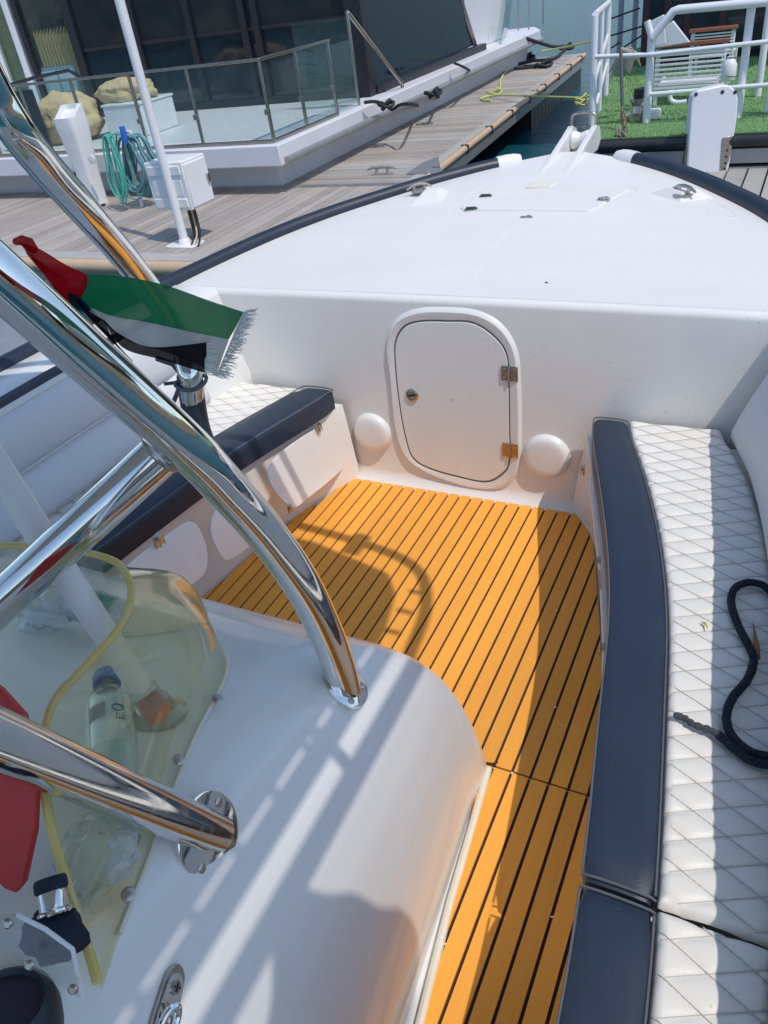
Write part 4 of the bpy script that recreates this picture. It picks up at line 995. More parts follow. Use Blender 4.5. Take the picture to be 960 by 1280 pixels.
def cleat(name, label, c, L_, ang, m, grp=None, cat='cleat'):
    t_ = thing(name, label, cat, c, grp); c = Vector(c); a = V(math.cos(ang), math.sin(ang), 0) * L_ / 2
    MB().tube([c - a + V(0, 0, .055), c - a * .55 + V(0, 0, .075), c + V(0, 0, .078), c + a * .55 + V(0, 0, .075), c + a + V(0, 0, .055)], [.009, .015, .016, .015, .009], 10).build('horn_bar', m, t_)
    for s_ in (-1, 1): MB().tube([c + a * .4 * s_, c + a * .34 * s_ + V(0, 0, .075)], [.018, .013], 10).build('leg', m, t_)
    MB().obox(c + V(0, 0, .004), a * 1.3, V(-a.y, a.x, 0).normalized() * .06, V(0, 0, .008)).build('base', m, t_, bev=.002)
    return t_
gc = 'dock cleats'
cleat('dock_cleat', 'grey metal cleat where the two docks meet, just beyond the bow rail', P(478, 218, DZ), .36, .05, 'galv', gc)
cl1 = P(690, 82, DZ); cl2 = P(662, 82, DZ)
cleat('dock_cleat', 'dark cleat near the outer end of the finger dock wrapped by black line', P(680, 83, DZ), .4, 1.5, 'dark', gc)
def rope_thing(label, pts, r_, m, n=6, knots=(), grp=None, name='dock_line'):
    t_ = thing(name, label, 'rope', pts[0], grp)
    MB().tube(spl(pts, n), r_, 8).build('line', m, t_)
    for c, kr in knots:
        loop = [Vector(c) + V(math.cos(a) * kr, math.sin(a) * kr * .8, .02 * math.sin(2 * a) + .02) for a in [2 * math.pi * k / 14 for k in range(14)]]
        loop2 = [Vector(c) + V(math.cos(a) * kr * .55, math.sin(a * 1) * kr * .5, math.cos(a) * kr * .5 + .02) for a in [2 * math.pi * k / 12 for k in range(12)]]
        MB().tube(loop, r_, 6, True).build('knot', m, t_); MB().tube(loop2, r_ * 1.1, 6, True).build('knot', m, t_)
    return t_
gr = 'mooring lines on the finger dock'
rope_thing('black line from the houseboat rail to a cleat halfway along the finger dock', [PX(456, 128, -4.95), PX(468, 127, -4.9), PX(480, 130, -4.88), PX(490, 137, -4.8), PX(500, 131, -4.6), PX(516, 130, -4.4), P(522, 133, -.07), P(512, 140, -.08)], .020, 'ropeblk', 6, [(PX(483, 133, -4.8), .10), (P(516, 137, -.07), .12)], gr)
rope_thing('short black line knotted at the houseboat edge, mid way along its side', [PX(530, 116, -4.9), PX(541, 117, -4.8), PX(547, 113, -4.7), P(548, 124, -.08)], .022, 'ropeblk', 6, [(PX(542, 118, -4.75), .11)], gr)
rope_thing('thin black line slanting from the houseboat deck to the finger dock', [PX(568, 79, -4.98), PX(580, 84, -4.8), P(597, 94, -.06)], .018, 'ropeblk', 5, [], gr)
rope_thing('black line lying in a bend at the outer end of the finger dock', [P(648, 80, -.08), P(668, 76, -.08), P(690, 74, -.07), P(702, 66, -.05), P(706, 58, .0), P(690, 58, .1), P(655, 47, .38)], .03, 'ropeblk', 6, [(P(658, 74, -.08), .16), (P(708, 61, -.05), .14)], gr)
rope_thing('black line doubled back on the boards near the outer end', [P(643, 86, -.08), P(656, 85, -.08), P(675, 83, -.08), P(684, 84, -.08), P(672, 82, -.07), P(655, 83, -.08)], .026, 'ropeblk', 6, [(P(680, 82, -.07), .15)], gr)
rope_thing('long grey line lying along the houseboat side of the finger dock', [P(520, 133, -.08), P(560, 112, -.08), P(600, 95, -.08), P(622, 84, -.08), P(630, 76, .0)], .018, 'ropeblk', 6, [(P(628, 78, -.05), .13)], gr)
gy = 'yellow green mooring lines'
rope_thing('taut yellow green line from the finger dock edge to the green decked boat', [P(600, 123, -.06), P(620, 119, -.05), P(660, 120, -.0), P(705, 121.5, .02), P(726, 122, .03), P(741, 120, .1)], .013, 'ropeyel', 5, [(P(727, 125, .02), .10), (P(726, 131, -.02), .08), (P(618, 117, -.06), .12)], gy)
rope_thing('slack yellow green line across the dock boards to its own knot', [P(636, 78, -.08), P(632, 88, -.08), P(626, 100, -.08), P(624, 112, -.08), P(612, 118, -.08), P(602, 124, -.08), P(614, 126, -.08)], .016, 'ropeyel', 6, [], gy)
rope_thing('far yellow green line with a black half, crossing the water beyond the dock end', [P(677, 64, .1), P(695, 61, .12), P(715, 57, .2), P(742, 51, .3)], .015, 'ropeyel', 5, [], gy)

# right dock
rd = thing('side_dock', 'grey ribbed plank dock at the right edge beside the bow rail', 'dock', (0, 0, 0))
plankrow(rd, (-1.12, 5.2), (2.8, 7.98), 24, .165, 'y', 'dockg', .018)
MB().box((-1.15, 7.985, DZ - .05), (2.85, 8.10, DZ + .01)).build('edge_board', 'alu', rd, bev=.004)
MB().box((-1.12, 5.2, DZ - .3), (2.8, 8.05, DZ - .035)).build('frame', 'dockbase', rd, smooth=False)

# =================================================================== THINGS ON THE MAIN DOCK
pb = P(232, 306, DZ)
pole = thing('mooring_pole', 'tall slim white pole on a square foot plate at the dock edge', 'pole', pb)
MB().tube([pb, pb + V(0, 0, 4.2)], .040, 18).build('shaft', 'pvc', pole)
MB().prism([pb + V(x, y, 0) for x, y in rrect(0, 0, .34, .22, .05, 4)], (0, 0, .014)).build('foot_plate', 'pvc', pole, bev=.003)
MB().lathe(pb + V(0, 0, .014), (0, 0, 1), [(.06, 0), (.055, .03), (.041, .05)], 18).build('foot_collar', 'pvc', pole)
# utility box: stands on a short post behind the pole
bx0, bx1, by0, by1 = -5.33, -4.90, 5.68, 6.02
zt = PY(224, 202, 5.68).z; zb = .20
ub = thing('utility_box', 'white plastic utility box with a sloped lid behind the slim pole', 'utility box', ((bx0 + bx1) / 2, (by0 + by1) / 2, DZ))
MB().box((bx0, by0, zb), (bx1, by1, zt)).build('cabinet', 'pvc', ub, bev=.012, seg=3)
MB().box((bx1 - .002, by0 + .015, zb + .02), (bx1 + .014, by1 - .015, zt - .03)).build('door', 'pvc', ub, bev=.005)
for z in (zb + .03, zt - .11):
    MB().box((bx0 + .03, by0 - .016, z), (bx1 - .03, by0 + .002, z + .075)).build('hinge_strip', 'pvc', ub, bev=.004)
MB().box((bx0 + .05, by0 - .008, zb + .13), (bx1 - .05, by0 + .001, zt - .15)).build('recessed_panel', 'white', ub, bev=.004)
MB().box((bx1 + .012, by1 - .06, (zb + zt) / 2 - .03), (bx1 + .035, by1 - .03, (zb + zt) / 2 + .04)).build('catch', 'steel', ub, bev=.002)
MB().tube([V((bx0 + bx1) / 2, 5.9, DZ), V((bx0 + bx1) / 2, 5.9, zb)], .035, 10).build('post', 'black', ub)
for dx, m_ in ((.05, 'black'), (.09, 'tanrub'), (.13, 'black')):
    c = V(bx0 + .22 + dx, 5.8, zb); MB().tube(spl([c, c + V(.01, -.01, -.12), c + V(.06, -.08, -.22), c + V(.10, -.2, -.295)], 5), .009, 6).build('cable', m_, ub)
# power pedestal
pd = P(128, 243, DZ); pd = V(pd.x + .33, 7.10, DZ)
ped = thing('power_pedestal', 'white flared power pedestal with a slanted scooped top', 'pedestal', pd)
def sec(z, w_, d_, oy=0): return [pd + V(x, y + oy, z) for x, y in rrect(0, 0, w_, d_, min(w_, d_) * .22, 4)]
MB().grid([sec(0, .22, .20), sec(.05, .21, .19), sec(.4, .23, .20), sec(.75, .29, .25), sec(.84, .31, .27), sec(.90, .31, .27)], True).build('body', 'pvc', ped)
tp = sec(.90, .31, .27); n_ = len(tp); tp2 = [p + V(0, 0, .16 if p.y > pd.y else .05) for p in tp]
tp3 = [pd + (p - pd) * 1 for p in tp2]
inn = [V(pd.x + (p.x - pd.x) * .72, pd.y + (p.y - pd.y) * .72, p.z - .0) for p in tp2]; inn2 = [p + V(0, 0, -.05) for p in inn]
MB().grid([tp, tp2, inn, inn2, [pd + V(0, 0, .95)] * n_], True).build('scooped_top', 'pvc', ped)
MB().lathe(PY(115, 199, pd.y - .15), (0, -1, 0), [(0, 0), (.05, 0), (.05, .012), (.035, .016), (0, .016)], 18).build('round_boss', 'pvc', ped)
MB().tube(spl([pd + V(-.1, -.05, .42), pd + V(-.22, -.1, .2), pd + V(-.24, -.12, .03), pd + V(-.1, -.32, .02), pd + V(.12, -.28, .02), pd + V(.22, -.1, .02)], 6), .014, 8).build('power_cable', 'black', ped)
# hoses hanging beside it
def coil(label, px, py, rx, rz, y, m, n, seed, cat='hose'):
    c = PY(px, py, y); rr = random.Random(seed); t_ = thing('garden_hose', label, cat, (c.x, y, DZ), 'coiled hoses on the dock')
    pts = []
    for k in range(n):
        ax_ = rx * rr.uniform(.55, 1.1); az_ = rz * rr.uniform(.82, 1.06); ox = rr.uniform(-.05, .05); oy = rr.uniform(-.10, .10); tw = rr.uniform(-.25, .25)
        for q in range(16):
            a = 2 * math.pi * q / 16 + math.pi / 2; lx = math.cos(a) * ax_ * (1.2 if math.sin(a) < 0 else .85)
            pts.append(V(c.x + ox + lx * math.cos(tw), y + oy + lx * math.sin(tw) + math.sin(a) * .03, c.z + rz + math.sin(a) * az_ - az_))
    MB().tube(spl(pts, 2), .0105, 6).build('hose_loops', m, t_); 
    return t_, c
yh = pd.y - .22
coil('teal green hose hanging in loose loops right beside the pedestal', 147, 210, .10, .34, yh, 'teal', 6, 1)
t_, c = coil('faded blue hose in a thick tangled coil between pedestal and pole', 172, 208, .21, .31, yh + .1, 'bluehose', 17, 4)
MB().tube([PY(152, 158, yh), PY(155, 168, yh), PY(157, 180, yh)], [.03, .035, .025], 10).build('nozzle', 'bluecap', t_)
MB().tube([V(c.x - .1, yh + .1, DZ), V(c.x - .1, yh + .1, c.z + .36), ], .02, 8).tube([V(c.x - .1, yh + .1, c.z + .36), V(c.x + .12, yh + .02, c.z + .36)], .018, 8).build('hose_stand', 'pvc', t_)
# =================================================================== HOUSEBOAT (left)
hb_ = thing('houseboat', 'large white houseboat with dark glass cabin walls and glass balustrade, behind the docks', 'houseboat', (-9, 11, WZ))
ZD = .40
MB().prism([(-14.5, 7.35, .19), (-4.99, 7.35, .19), (-5.14, 17.4, .19), (-5.5, 18.2, .19), (-14.5, 18.2, .19)], (0, 0, .21)).build('deck', 'hull', hb_, bev=.012)
MB().prism([(-14.5, 7.9, WZ - .4), (-5.32, 7.75, WZ - .4), (-5.38, 17.3, WZ - .4), (-14.5, 17.3, WZ - .4)], (0, 0, .19 - WZ + .4)).build('pontoon_hull', 'hull', hb_, smooth=False)
MB().tube([V(-4.965, 7.42, .235), V(-5.115, 17.4, .235), V(-5.45, 18.15, .235)], .038, 10).build('fender_tube', 'alu', hb_)
# cabin front wall
YF = 10.3
xs = [PY(a, b_, YF).x for a, b_ in ((8, 92), (37, 92), (50, 97), (110, 97), (182, 87), (250, 80), (320, 100))]
def zline(): pass
xl = [-14.0, -12.9] + xs + [-6.95, -5.42]
MB().box((-14.2, YF - .05, ZD), (-5.36, YF + .05, ZD + .10)).build('sill', 'dkframe', hb_, bev=.01)
for k, x in enumerate(xl):
    wd = .16 if k in (5, 6) else .10
    wf_ = MB().box((x - wd / 2, YF - .06, ZD + .1), (x + wd / 2, YF + .05, 3.6)).build('mullion', 'white' if k in (2, 3) else 'dkframe', hb_, bev=.008)
for k, (a, b_) in enumerate(zip(xl, xl[1:])):
    g_ = 'wglass' if k in (1, 2, 3, 4) else 'dglass'
    MB().box((a + .05, YF - .005, ZD + .1), (b_ - .05, YF + .005, 3.6)).build('window_pane', M['glass'] if k <= 4 else 'dglass', hb_, smooth=False)
    if k >= 5: MB().box((a + .05, YF - .03, 1.30), (b_ - .05, YF - .008, 1.345)).build('transom', 'dkframe', hb_)
MB().box((-5.56, YF - .10, ZD), (-5.32, YF + .10, 3.7)).build('corner_post', 'dkframe', hb_, bev=.01)
# blinds and curtain behind the clear panes
MB().box((xl[0], YF + .09, ZD + .1), (xl[3] - .06, YF + .11, 3.5)).build('blind', 'olive', hb_, smooth=False)
rows = []
for z in (ZD + .12, 1.9 ):
    pass
cu0, cu1 = xl[4] + .05, xl[5] - .03
zig = []
nz_ = 90
for j in range(nz_ + 1):
    x = cu0 + (cu1 - cu0) * j / nz_
    top_z = 1.62 + .05 * math.sin(j * .9)
    zig.append((x, YF + .10 + .035 * math.sin(j * .9), top_z))
MB().grid([[V(x, y, ZD + .1) for x, y, z in zig], [V(x, y, z) for x, y, z in zig]]).build('curtain', 'curtain', hb_)
MB().box((-14.2, YF + 1.6, ZD), (-5.5, YF + 1.7, 3.6)).build('inner_wall', 'dkframe', hb_, smooth=False)
MB().box((-14.2, YF, 3.6), (-5.3, 15.2, 3.75)).build('roof', 'hull', hb_, bev=.02)
# cabin side wall with raked end
def sx(y): return -5.38 - (y - 10.3) * .02
ysd = [10.4, 11.3, 12.25, 13.2, 14.1]
for a, b_ in zip(ysd, ysd[1:]):
    MB().box((sx(a) - .02, a + .03, ZD + .1), (sx(a), b_ - .03, 3.6)).build('window_pane', 'dglass', hb_, smooth=False)
for y in ysd[1:]: MB().box((sx(y) - .05, y - .035, ZD + .1), (sx(y) + .012, y + .035, 3.6)).build('mullion', 'dkframe', hb_, bev=.004)
e0 = P(597, 64, ZD); e1 = PX(574, 0, sx(14.5))
MB().prism([(sx(14.1), 14.1, ZD + .1), (sx(14.6), e0.y, ZD + .1), (sx(14.6), 13.2 if False else e1.y, e1.z), (sx(14.1), min(14.1, e1.y), e1.z)], (-.02, 0, 0)).build('window_pane', 'dglass', hb_, smooth=False)
dir_ = (V(sx(14.6), e1.y, e1.z) - V(sx(14.6), e0.y, ZD)).normalized()
MB().tube([V(sx(14.6) + .01, e0.y, ZD + .05), V(sx(14.6) + .01, e0.y, ZD + .05) + dir_ * 3.4], .045, 4).build('raked_frame', 'alu', hb_)
MB().box((-5.42, 10.4, ZD), (-5.30, 14.7, ZD + .10)).build('sill', 'dkframe', hb_, bev=.01)
wx0 = -5.56; yA = PX(585, 55, wx0).y; yB = PX(633, 45, wx0).y
wall = MB().box((wx0 - 2.5, yA - .4, ZD), (wx0, yB, 3.7)).build('side_screen_wall', 'hull', hb_, bev=.02)
c = PX(610, 43, wx0 + .004)
text('pac', .34, Matrix.Translation(c) @ Matrix.Rotation(math.radians(90), 4, 'Z') @ Matrix.Rotation(math.radians(90), 4, 'X'), 'pvc', hb_, 'lettering')
q = [P(626, 55, ZD), P(638, 50, ZD)]
MB().prism([P(625, 56, ZD), P(634, 42, ZD + .0), PY(646, -40, 17.3), PY(638, -40, 16.6)], (.01, 0, 0)).build('raked_glass', 'glass', hb_, smooth=False)
for px, py in ((648, 38), (661, 37), (679, 30)):
    b_ = P(px, py, ZD); MB().tube([b_, b_ + V(0, 0, 1.1)], .016, 8).build('rail_post', 'alu', hb_)
# glass balustrade
YR = 7.47
def balus(A, B, first=True):
    A, B = Vector(A), Vector(B); d_ = (B - A); L_ = d_.length; u = d_.normalized()
    MB().obox((A + B) / 2 + V(0, 0, .775), u * (L_ + .05), u.cross(UP) * .055, V(0, 0, .028)).build('top_rail', 'steel', hb_, bev=.005)
    MB().obox((A + B) / 2 + V(0, 0, .02), u * L_, u.cross(UP) * .05, V(0, 0, .03)).build('bottom_rail', 'steel', hb_, bev=.004)
def post(p):
    MB().obox(Vector(p) + V(0, 0, .385), V(.035, 0, 0), V(0, .022, 0), V(0, 0, .77)).obox(Vector(p) + V(0, -.02, .30), V(.06, 0, 0), V(0, .03, 0), V(0, 0, .05)).build('balustrade_post', 'steel', hb_, bev=.003)
pxs = [-5.11, -6.05, -6.86, -7.75, -8.6, -9.35, -10.2, -11.1, -12.0]
for x in pxs: post((x, YR, ZD))
for a, b_ in zip(pxs, pxs[1:]):
    MB().box((b_ + .03, YR - .005, ZD + .05), (a - .03, YR + .005, ZD + .75)).build('glass_panel', 'glass', hb_, smooth=False)
balus((-5.11, YR, ZD), (-12.0, YR, ZD))
pys = [YR, 8.2, 8.93]
for y in pys[1:]: post((-5.13, y, ZD))
for a, b_ in zip(pys, pys[1:]):
    MB().box((-5.135, a + .03, ZD + .05), (-5.125, b_ - .03, ZD + .75)).build('glass_panel', 'glass', hb_, smooth=False)
balus((-5.12, YR, ZD), (-5.13, 8.93, ZD))
# gate panel with slanting handrail
gp = P(449, 132, ZD)
MB().obox(gp + V(0, 0, .50), V(.03, 0, 0), V(0, .03, 0), V(0, 0, 1.0)).build('gate_post', 'steel', hb_, bev=.003)
MB().box((gp.x - .80, gp.y - .01, ZD + .04), (gp.x - .03, gp.y, ZD + .95)).build('glass_panel', 'glass', hb_, smooth=False)
MB().box((gp.x - .005, 8.98, ZD + .04), (gp.x + .005, gp.y - .03, ZD + .72)).build('glass_panel', 'glass', hb_, smooth=False)
hr = P(503, 110, ZD)
MB().tube([gp + V(0, 0, 1.0), hr + V(0, 0, .05), hr], .024, 10).build('stair_handrail', 'steel', hb_)
# dark low rail on deck
MB().tube([PY(0, 110, 8.6), PY(40, 98, 8.6), PY(86, 88, 8.6), PY(104, 99, 8.5)], .022, 8).build('dark_rail', 'dkframe', hb_)
# placards on a dark board behind the glass
bd = thing('notice_board', 'dark board carrying white placards behind the balustrade at left', 'notice board', PY(40, 195, 7.75))
def py_quad(pts, y, d_, name, m, parent, **k): return MB().prism([PY(a, b_, y) for a, b_ in pts], (0, d_, 0)).build(name, m, parent, **k)
py_quad([(-10, 118), (38, 112), (66, 190), (15, 198)], 7.78, .03, 'board', 'dkframe', bd, smooth=False)
for pts in ([(14, 120), (20, 119), (27, 141), (17, 143)], [(20, 145), (38, 144), (46, 167), (28, 170)], [(34, 171), (48, 170), (53, 182), (36, 184)], [(38, 184), (56, 182), (61, 194), (42, 196)]):
    py_quad(pts, 7.77, -.006, 'placard', 'white', bd, smooth=False)
py_quad([(24, 149), (36, 148), (41, 162), (31, 164)], 7.755, -.002, 'printed_picture', 'printblue', bd, smooth=False)
py_quad([(44, 187), (54, 186), (57, 192), (46, 194)], 7.755, -.002, 'printed_picture', 'printpink', bd, smooth=False)
for k in range(3): py_quad([(37 + k, 173 + 3 * k), (47 + k, 172 + 3 * k), (47.3 + k, 173 + 3 * k), (37.3 + k, 174 + 3 * k)], 7.755, -.002, 'printed_line', 'print', bd, smooth=False)
# white cabinets and covered things on deck
wc = thing('deck_cabinet', 'pale panelled cabinet against the houseboat wall behind the glass', 'cabinet', P(80, 150, ZD))
A = P(50, 152, ZD); B = P(112, 146, ZD); yc = A.y
MB().box((A.x, yc, ZD), (B.x + .1, yc + .5, ZD + .75)).build('carcass', 'bluegrey', wc, bev=.01)
for k in range(3):
    for r_ in range(2):
        w_ = (B.x + .1 - A.x) / 3
        MB().box((A.x + w_ * k + .03, yc - .02, ZD + .05 + .35 * r_), (A.x + w_ * (k + 1) - .03, yc, ZD + .36 + .35 * r_)).build('door', 'white', wc, bev=.006)
bxw = thing('deck_box', 'white deck locker behind the pedestal, a tan cover lying on it', 'box', P(165, 168, ZD))
A = P(142, 172, ZD); B = P(192, 168, ZD)
MB().box((A.x, A.y - .05, ZD), (B.x, A.y + .6, ZD + .36)).build('locker', 'white', bxw, bev=.02)
MB().box((A.x - .01, A.y - .06, ZD + .36), (B.x + .01, A.y + .61, ZD + .39)).build('lid', 'white', bxw, bev=.01)
crumple('tan_cover', 'crumpled tan canvas cover on top of the white deck locker', (( A.x + B.x) / 2 - .15, A.y + .28, ZD + .48), .48, .26, .16, 'tancover', 5, 'cover')
cc = P(88, 178, ZD)
crumple('covered_dinghy', 'bulging tan canvas covered dinghy left of the pedestal', (cc.x, cc.y + .1, ZD + .27), .50, .36, .32, 'tancover', 12, 'dinghy')

# =================================================================== GREEN DECKED BOAT (right)
gb = thing('green_deck_boat', 'moored boat with artificial grass deck and white tube railings, upper right', 'boat', (1, 10, WZ))
ZG = .20
MB().prism([(-1.80, 8.0, ZG - .26), (4.5, 8.0, ZG - .26), (4.5, 15, ZG - .26), (-3.05, 15, ZG - .26), (-2.30, 10.5, ZG - .26), (-2.04, 8.7, ZG - .26)], (0, 0, .12)).build('hull_fascia', 'alu', gb, smooth=False)
MB().prism([(-1.65, 8.2, WZ - .4), (4.5, 8.2, WZ - .4), (4.5, 15, WZ - .4), (-2.8, 15, WZ - .4), (-2.1, 10.5, WZ - .4)], (0, 0, ZG - .262 - WZ + .4)).build('pontoon_hull', 'black', gb, smooth=False)
MB().prism([(-1.78, 8.03, ZG - .135), (4.5, 8.03, ZG - .135), (4.5, 15, ZG - .135), (-3.05, 15, ZG - .135), (-2.28, 10.5, ZG - .135), (-2.02, 8.73, ZG - .135)], (0, 0, .12)).build('deck', 'dockbase', gb, smooth=False)
MB().tube([V(-1.82, 8.0, ZG - .07), V(4.5, 8.0, ZG - .07)], .055, 12).build('fender_tube', 'black', gb)
MB().tube([V(-1.82, 8.0, ZG - .07), V(-2.06, 8.7, ZG - .07), V(-2.32, 10.5, ZG - .07), V(-3.0, 14.5, ZG - .07)], .05, 12).build('fender_tube', 'black', gb)
# turf with blades
def inturf(x, y):
    if y < 7.99 or y > 14.8 or x > 1.2: return False
    xl_ = lerpt([(8.0, -1.82), (8.7, -2.05), (10.5, -2.31), (15, -3.05)], y); return x > xl_
rg = random.Random(11); gv = MB()
n_b = 0
for i in range(26000):
    y = 7.98 + (rg.random() ** 1.6) * 6; x = rg.uniform(-2.9, 1.1)
    if not inturf(x, y): continue
    h_ = rg.uniform(.012, .032) * (1 + .15 * (y - 8)); a = rg.uniform(0, 6.3); w_ = .006 * (1 + .25 * (y - 8)); lean = V(rg.uniform(-.02, .02), rg.uniform(-.02, .02), h_)
    p = V(x, y, ZG - .012); d_ = V(math.cos(a) * w_, math.sin(a) * w_, 0)
    gv.v += [p - d_, p + d_, p + lean]; k = len(gv.v); gv.f.append((k - 3, k - 2, k - 1))
me = bpy.data.meshes.new('turf_blades'); me.from_pydata(gv.v, [], gv.f); me.materials.append(M['grass']); o = bpy.data.objects.new('turf_blades', me); COL.objects.link(o); o.parent = gb
o.location = -LOC[gb]; o['kind'] = 'stuff'
MB().prism([(-1.82, 7.985, ZG - .014), (4.5, 7.985, ZG - .014), (4.5, 14.9, ZG - .014), (-3.05, 14.9, ZG - .014), (-2.31, 10.5, ZG - .014), (-2.05, 8.7, ZG - .014)], (0, 0, .012)).build('turf_mat', 'grassbase', gb, smooth=False)
# railing
RL = 8.58; RR = .033
def rt(pts, r_=RR, name='rail_tube', y=RL, m='white'): return MB().tube([PY(a, b_, y) for a, b_ in pts], r_, 12).build(name, m, gb)
def vpost(px, py, h_, r_=RR, name='rail_post', m='white', z=ZG):
    b_ = P(px, py, z); return MB().tube([b_, b_ + V(0, 0, h_)], r_, 12).build(name, m, gb)
vpost(808, 153, .74, .038); vpost(922, 147, .97, .036)
rt([(815, 48), (826, 34), (842, 14), (848, 12), (960, 2), (1080, -8)], .036, 'top_rail')
rt([(815, 48), (811, 34), (809, 26)], .03)
rt([(744, 71), (817, 68), (960, 52), (1080, 42)], .020, 'mid_rail'); rt([(812, 118), (960, 106), (1080, 96)], .020, 'low_rail')
vpost(740, 156, .95, .035); vpost(749, 139, .93, .022); vpost(757, 119, .93, .032)
a = P(740, 156, ZG); b_ = P(757, 119, ZG)
MB().tube([a + V(0, 0, .95), b_ + V(0, 0, .93)], .03, 10).build('top_rail', 'white', gb)
MB().tube([a + V(0, 0, .35), b_ + V(0, 0, .62)], .018, 8).build('brace', 'white', gb); MB().tube([a + V(0, 0, .05), b_ + V(0, 0, .33)], .018, 8).build('brace', 'white', gb)
vpost(947, 120, .95, .034); vpost(938, 60 + 95 - 14 if False else 142, .5, .028) if False else None
b_ = P(962, 141, ZG); MB().obox(b_ + V(0, 0, .45), V(.10, 0, 0), V(0, .05, 0), V(0, 0, .9)).build('white_panel', 'white', gb, bev=.01)
# slim dark posts with wires beyond
for px in (774, 792):
    q = P(px, 66 if px < 780 else 62, ZG); MB().tube([q, q + V(0, 0, 1.5)], .045, 10).build('stanchion', 'bluegrey', gb)
for (x0_, y0_, x1_, y1_) in ((762, 24, 800, 10), (762, 45, 806, 32), (775, 62, 806, 42), (764, 60, 776, 52)):
    MB().tube([PY(x0_, y0_, 12.6), PY(x1_, y1_, 12.6)], .012, 6).build('wire', 'dkframe', gb)
# cabin at the back
YC = 12.6
MB().box((-2.0, YC + .1, ZG), (4.5, YC + .25, 3.4)).build('cabin_wall', 'maroon', gb, smooth=False)
cab = [PY(806, 50, YC).x, PY(833, 40, YC).x, PY(858, 40, YC).x, PY(902, 40, YC).x, PY(958, 40, YC).x, .9, 2.0, 3.2]
for k, (a, b_) in enumerate(zip(cab, cab[1:])):
    MB().box((a + .04, YC + .02, ZG + .08), (b_ - .04, YC + .04, 3.3)).build('window_pane', 'dglass', gb, smooth=False)
for k, x in enumerate(cab): MB().box((x - .05, YC - .01, ZG), (x + .05, YC + .095, 3.4)).build('mullion', 'maroon', gb, bev=.006)
MB().box((-2.1, 11.2, 3.4), (4.5, 14.8, 3.5)).build('canopy', 'white', gb, bev=.01)
# bench
def bench(label, xa, xb, yb_, zb_, zt_, n, grp, wood='redwood'):
    t_ = thing('garden_bench', label, 'bench', ((xa + xb) / 2, yb_, ZG), grp)
    for k in range(n):
        z = zb_ + (zt_ - zb_) * k / (n - 1)
        MB().box((xa, yb_, z), (xb, yb_ + .02, z + (zt_ - zb_) / n * .55)).build('slat', 'white', t_, bev=.003)
    MB().box((xa - .02, yb_ - .015, zt_ + .035), (xb + .02, yb_ + .05, zt_ + .07)).build('top_rail', wood, t_, bev=.004)
    for x in (xa, xb - .04):
        MB().box((x, yb_ + .022, ZG), (x + .04, yb_ + .065, zt_ + .03)).build('back_leg', 'white', t_, bev=.004)
        MB().box((x, yb_ + .50, ZG), (x + .04, yb_ + .54, zb_ + .05)).build('front_leg', 'white', t_, bev=.004)
    for k in range(5):
        MB().box((xa, yb_ + .08 + .09 * k, zb_), (xb, yb_ + .15 + .09 * k, zb_ + .02)).build('seat_slat', 'white', t_, bev=.003)
    return t_
BY = 9.5
xa = PY(818, 90, BY).x; xb = PY(906, 80, BY).x; z0_ = PY(817, 113, BY).z; z1_ = PY(817, 66, BY).z
bench('white slatted bench with a reddish top rail seen from behind through the railing', xa, xb, BY, max(ZG + .12, z0_), z1_, 9, 'white slatted benches')
BY2 = 10.6; xa = PY(862, 60, BY2).x; xb = PY(918, 50, BY2).x
bench('second white slatted bench farther back, its reddish rail above the first', xa, xb, BY2, ZG + .3, PY(862, 46, BY2).z, 8, 'white slatted benches')
ch = thing('folded_lounger', 'white folded lounger panels leaning by the railing corner', 'lounger', P(825, 110, ZG))
MB().prism([PY(808, 29, 9.2), PY(830, 18, 9.2), PY(832, 55, 9.2), PY(812, 60, 9.2)], (0, .03, 0)).build('panel', 'white', ch, bev=.006)
MB().prism([PY(841, 26, 9.3), PY(862, 53, 9.3), PY(820, 60, 9.3), PY(825, 38, 9.3)], (.0, .05, 0)).build('panel', 'white', ch, bev=.006)
cr = thing('canister', 'small white canister at the end of the slatted bench', 'canister', P(912, 100, ZG))
q = PY(912, 82, 9.3)
MB().lathe(q - V(0, 0, .13), (0, 0, 1), [(0, 0), (.06, 0), (.07, .02), (.07, .14), (.045, .18), (.03, .19), (.03, .21), (0, .21)], 20).build('body', 'white', cr)
MB().tube([q + V(-.0, -.11, -.08), q + V(.10, -.16, -.08), q + V(.10, -.16, .08), q + V(0, -.11, .08)], .008, 6).build('wire_handle', 'steel', cr)
tb = thing('tube_chair', 'white bent tube chair frame on the grass in front of the bench', 'chair', P(902, 130, ZG))
q = [PY(838, 113, 9.0), PY(838, 124, 9.0), PY(845, 128, 9.0), PY(858, 127, 9.0)]
MB().tube(spl(q, 5), .022, 10).build('bent_tube', 'white', tb)
# anchor with strap and chain
AY = 8.9
ac = thing('anchor', 'grey galvanised plough anchor hung on the railing of the grass decked boat', 'anchor', PY(783, 80, AY))
MB().prism([PY(774, 66, AY), PY(796, 64, AY), PY(793, 74, AY), PY(787, 93, AY), PY(785, 94, AY), PY(777, 78, AY)], (0, .03, 0)).build('fluke', 'galv', ac, bev=.008)
MB().prism([PY(776, 62, AY - .03), PY(789, 60, AY - .03), PY(797, 68, AY + .10), PY(801, 84, AY + .12), PY(794, 74, AY + .05)], (0, .015, .01)).build('fluke', 'galv', ac, bev=.003)
MB().prism([PY(774, 66, AY), PY(768, 78, AY + .12), PY(760, 92, AY + .16), PY(776, 80, AY)], (0, .015, .01)).build('fluke', 'galv', ac, bev=.003)
MB().tube([PY(776, 62, AY - .04), PY(790, 66, AY - .04)], .025, 8).build('shank', 'galv', ac)
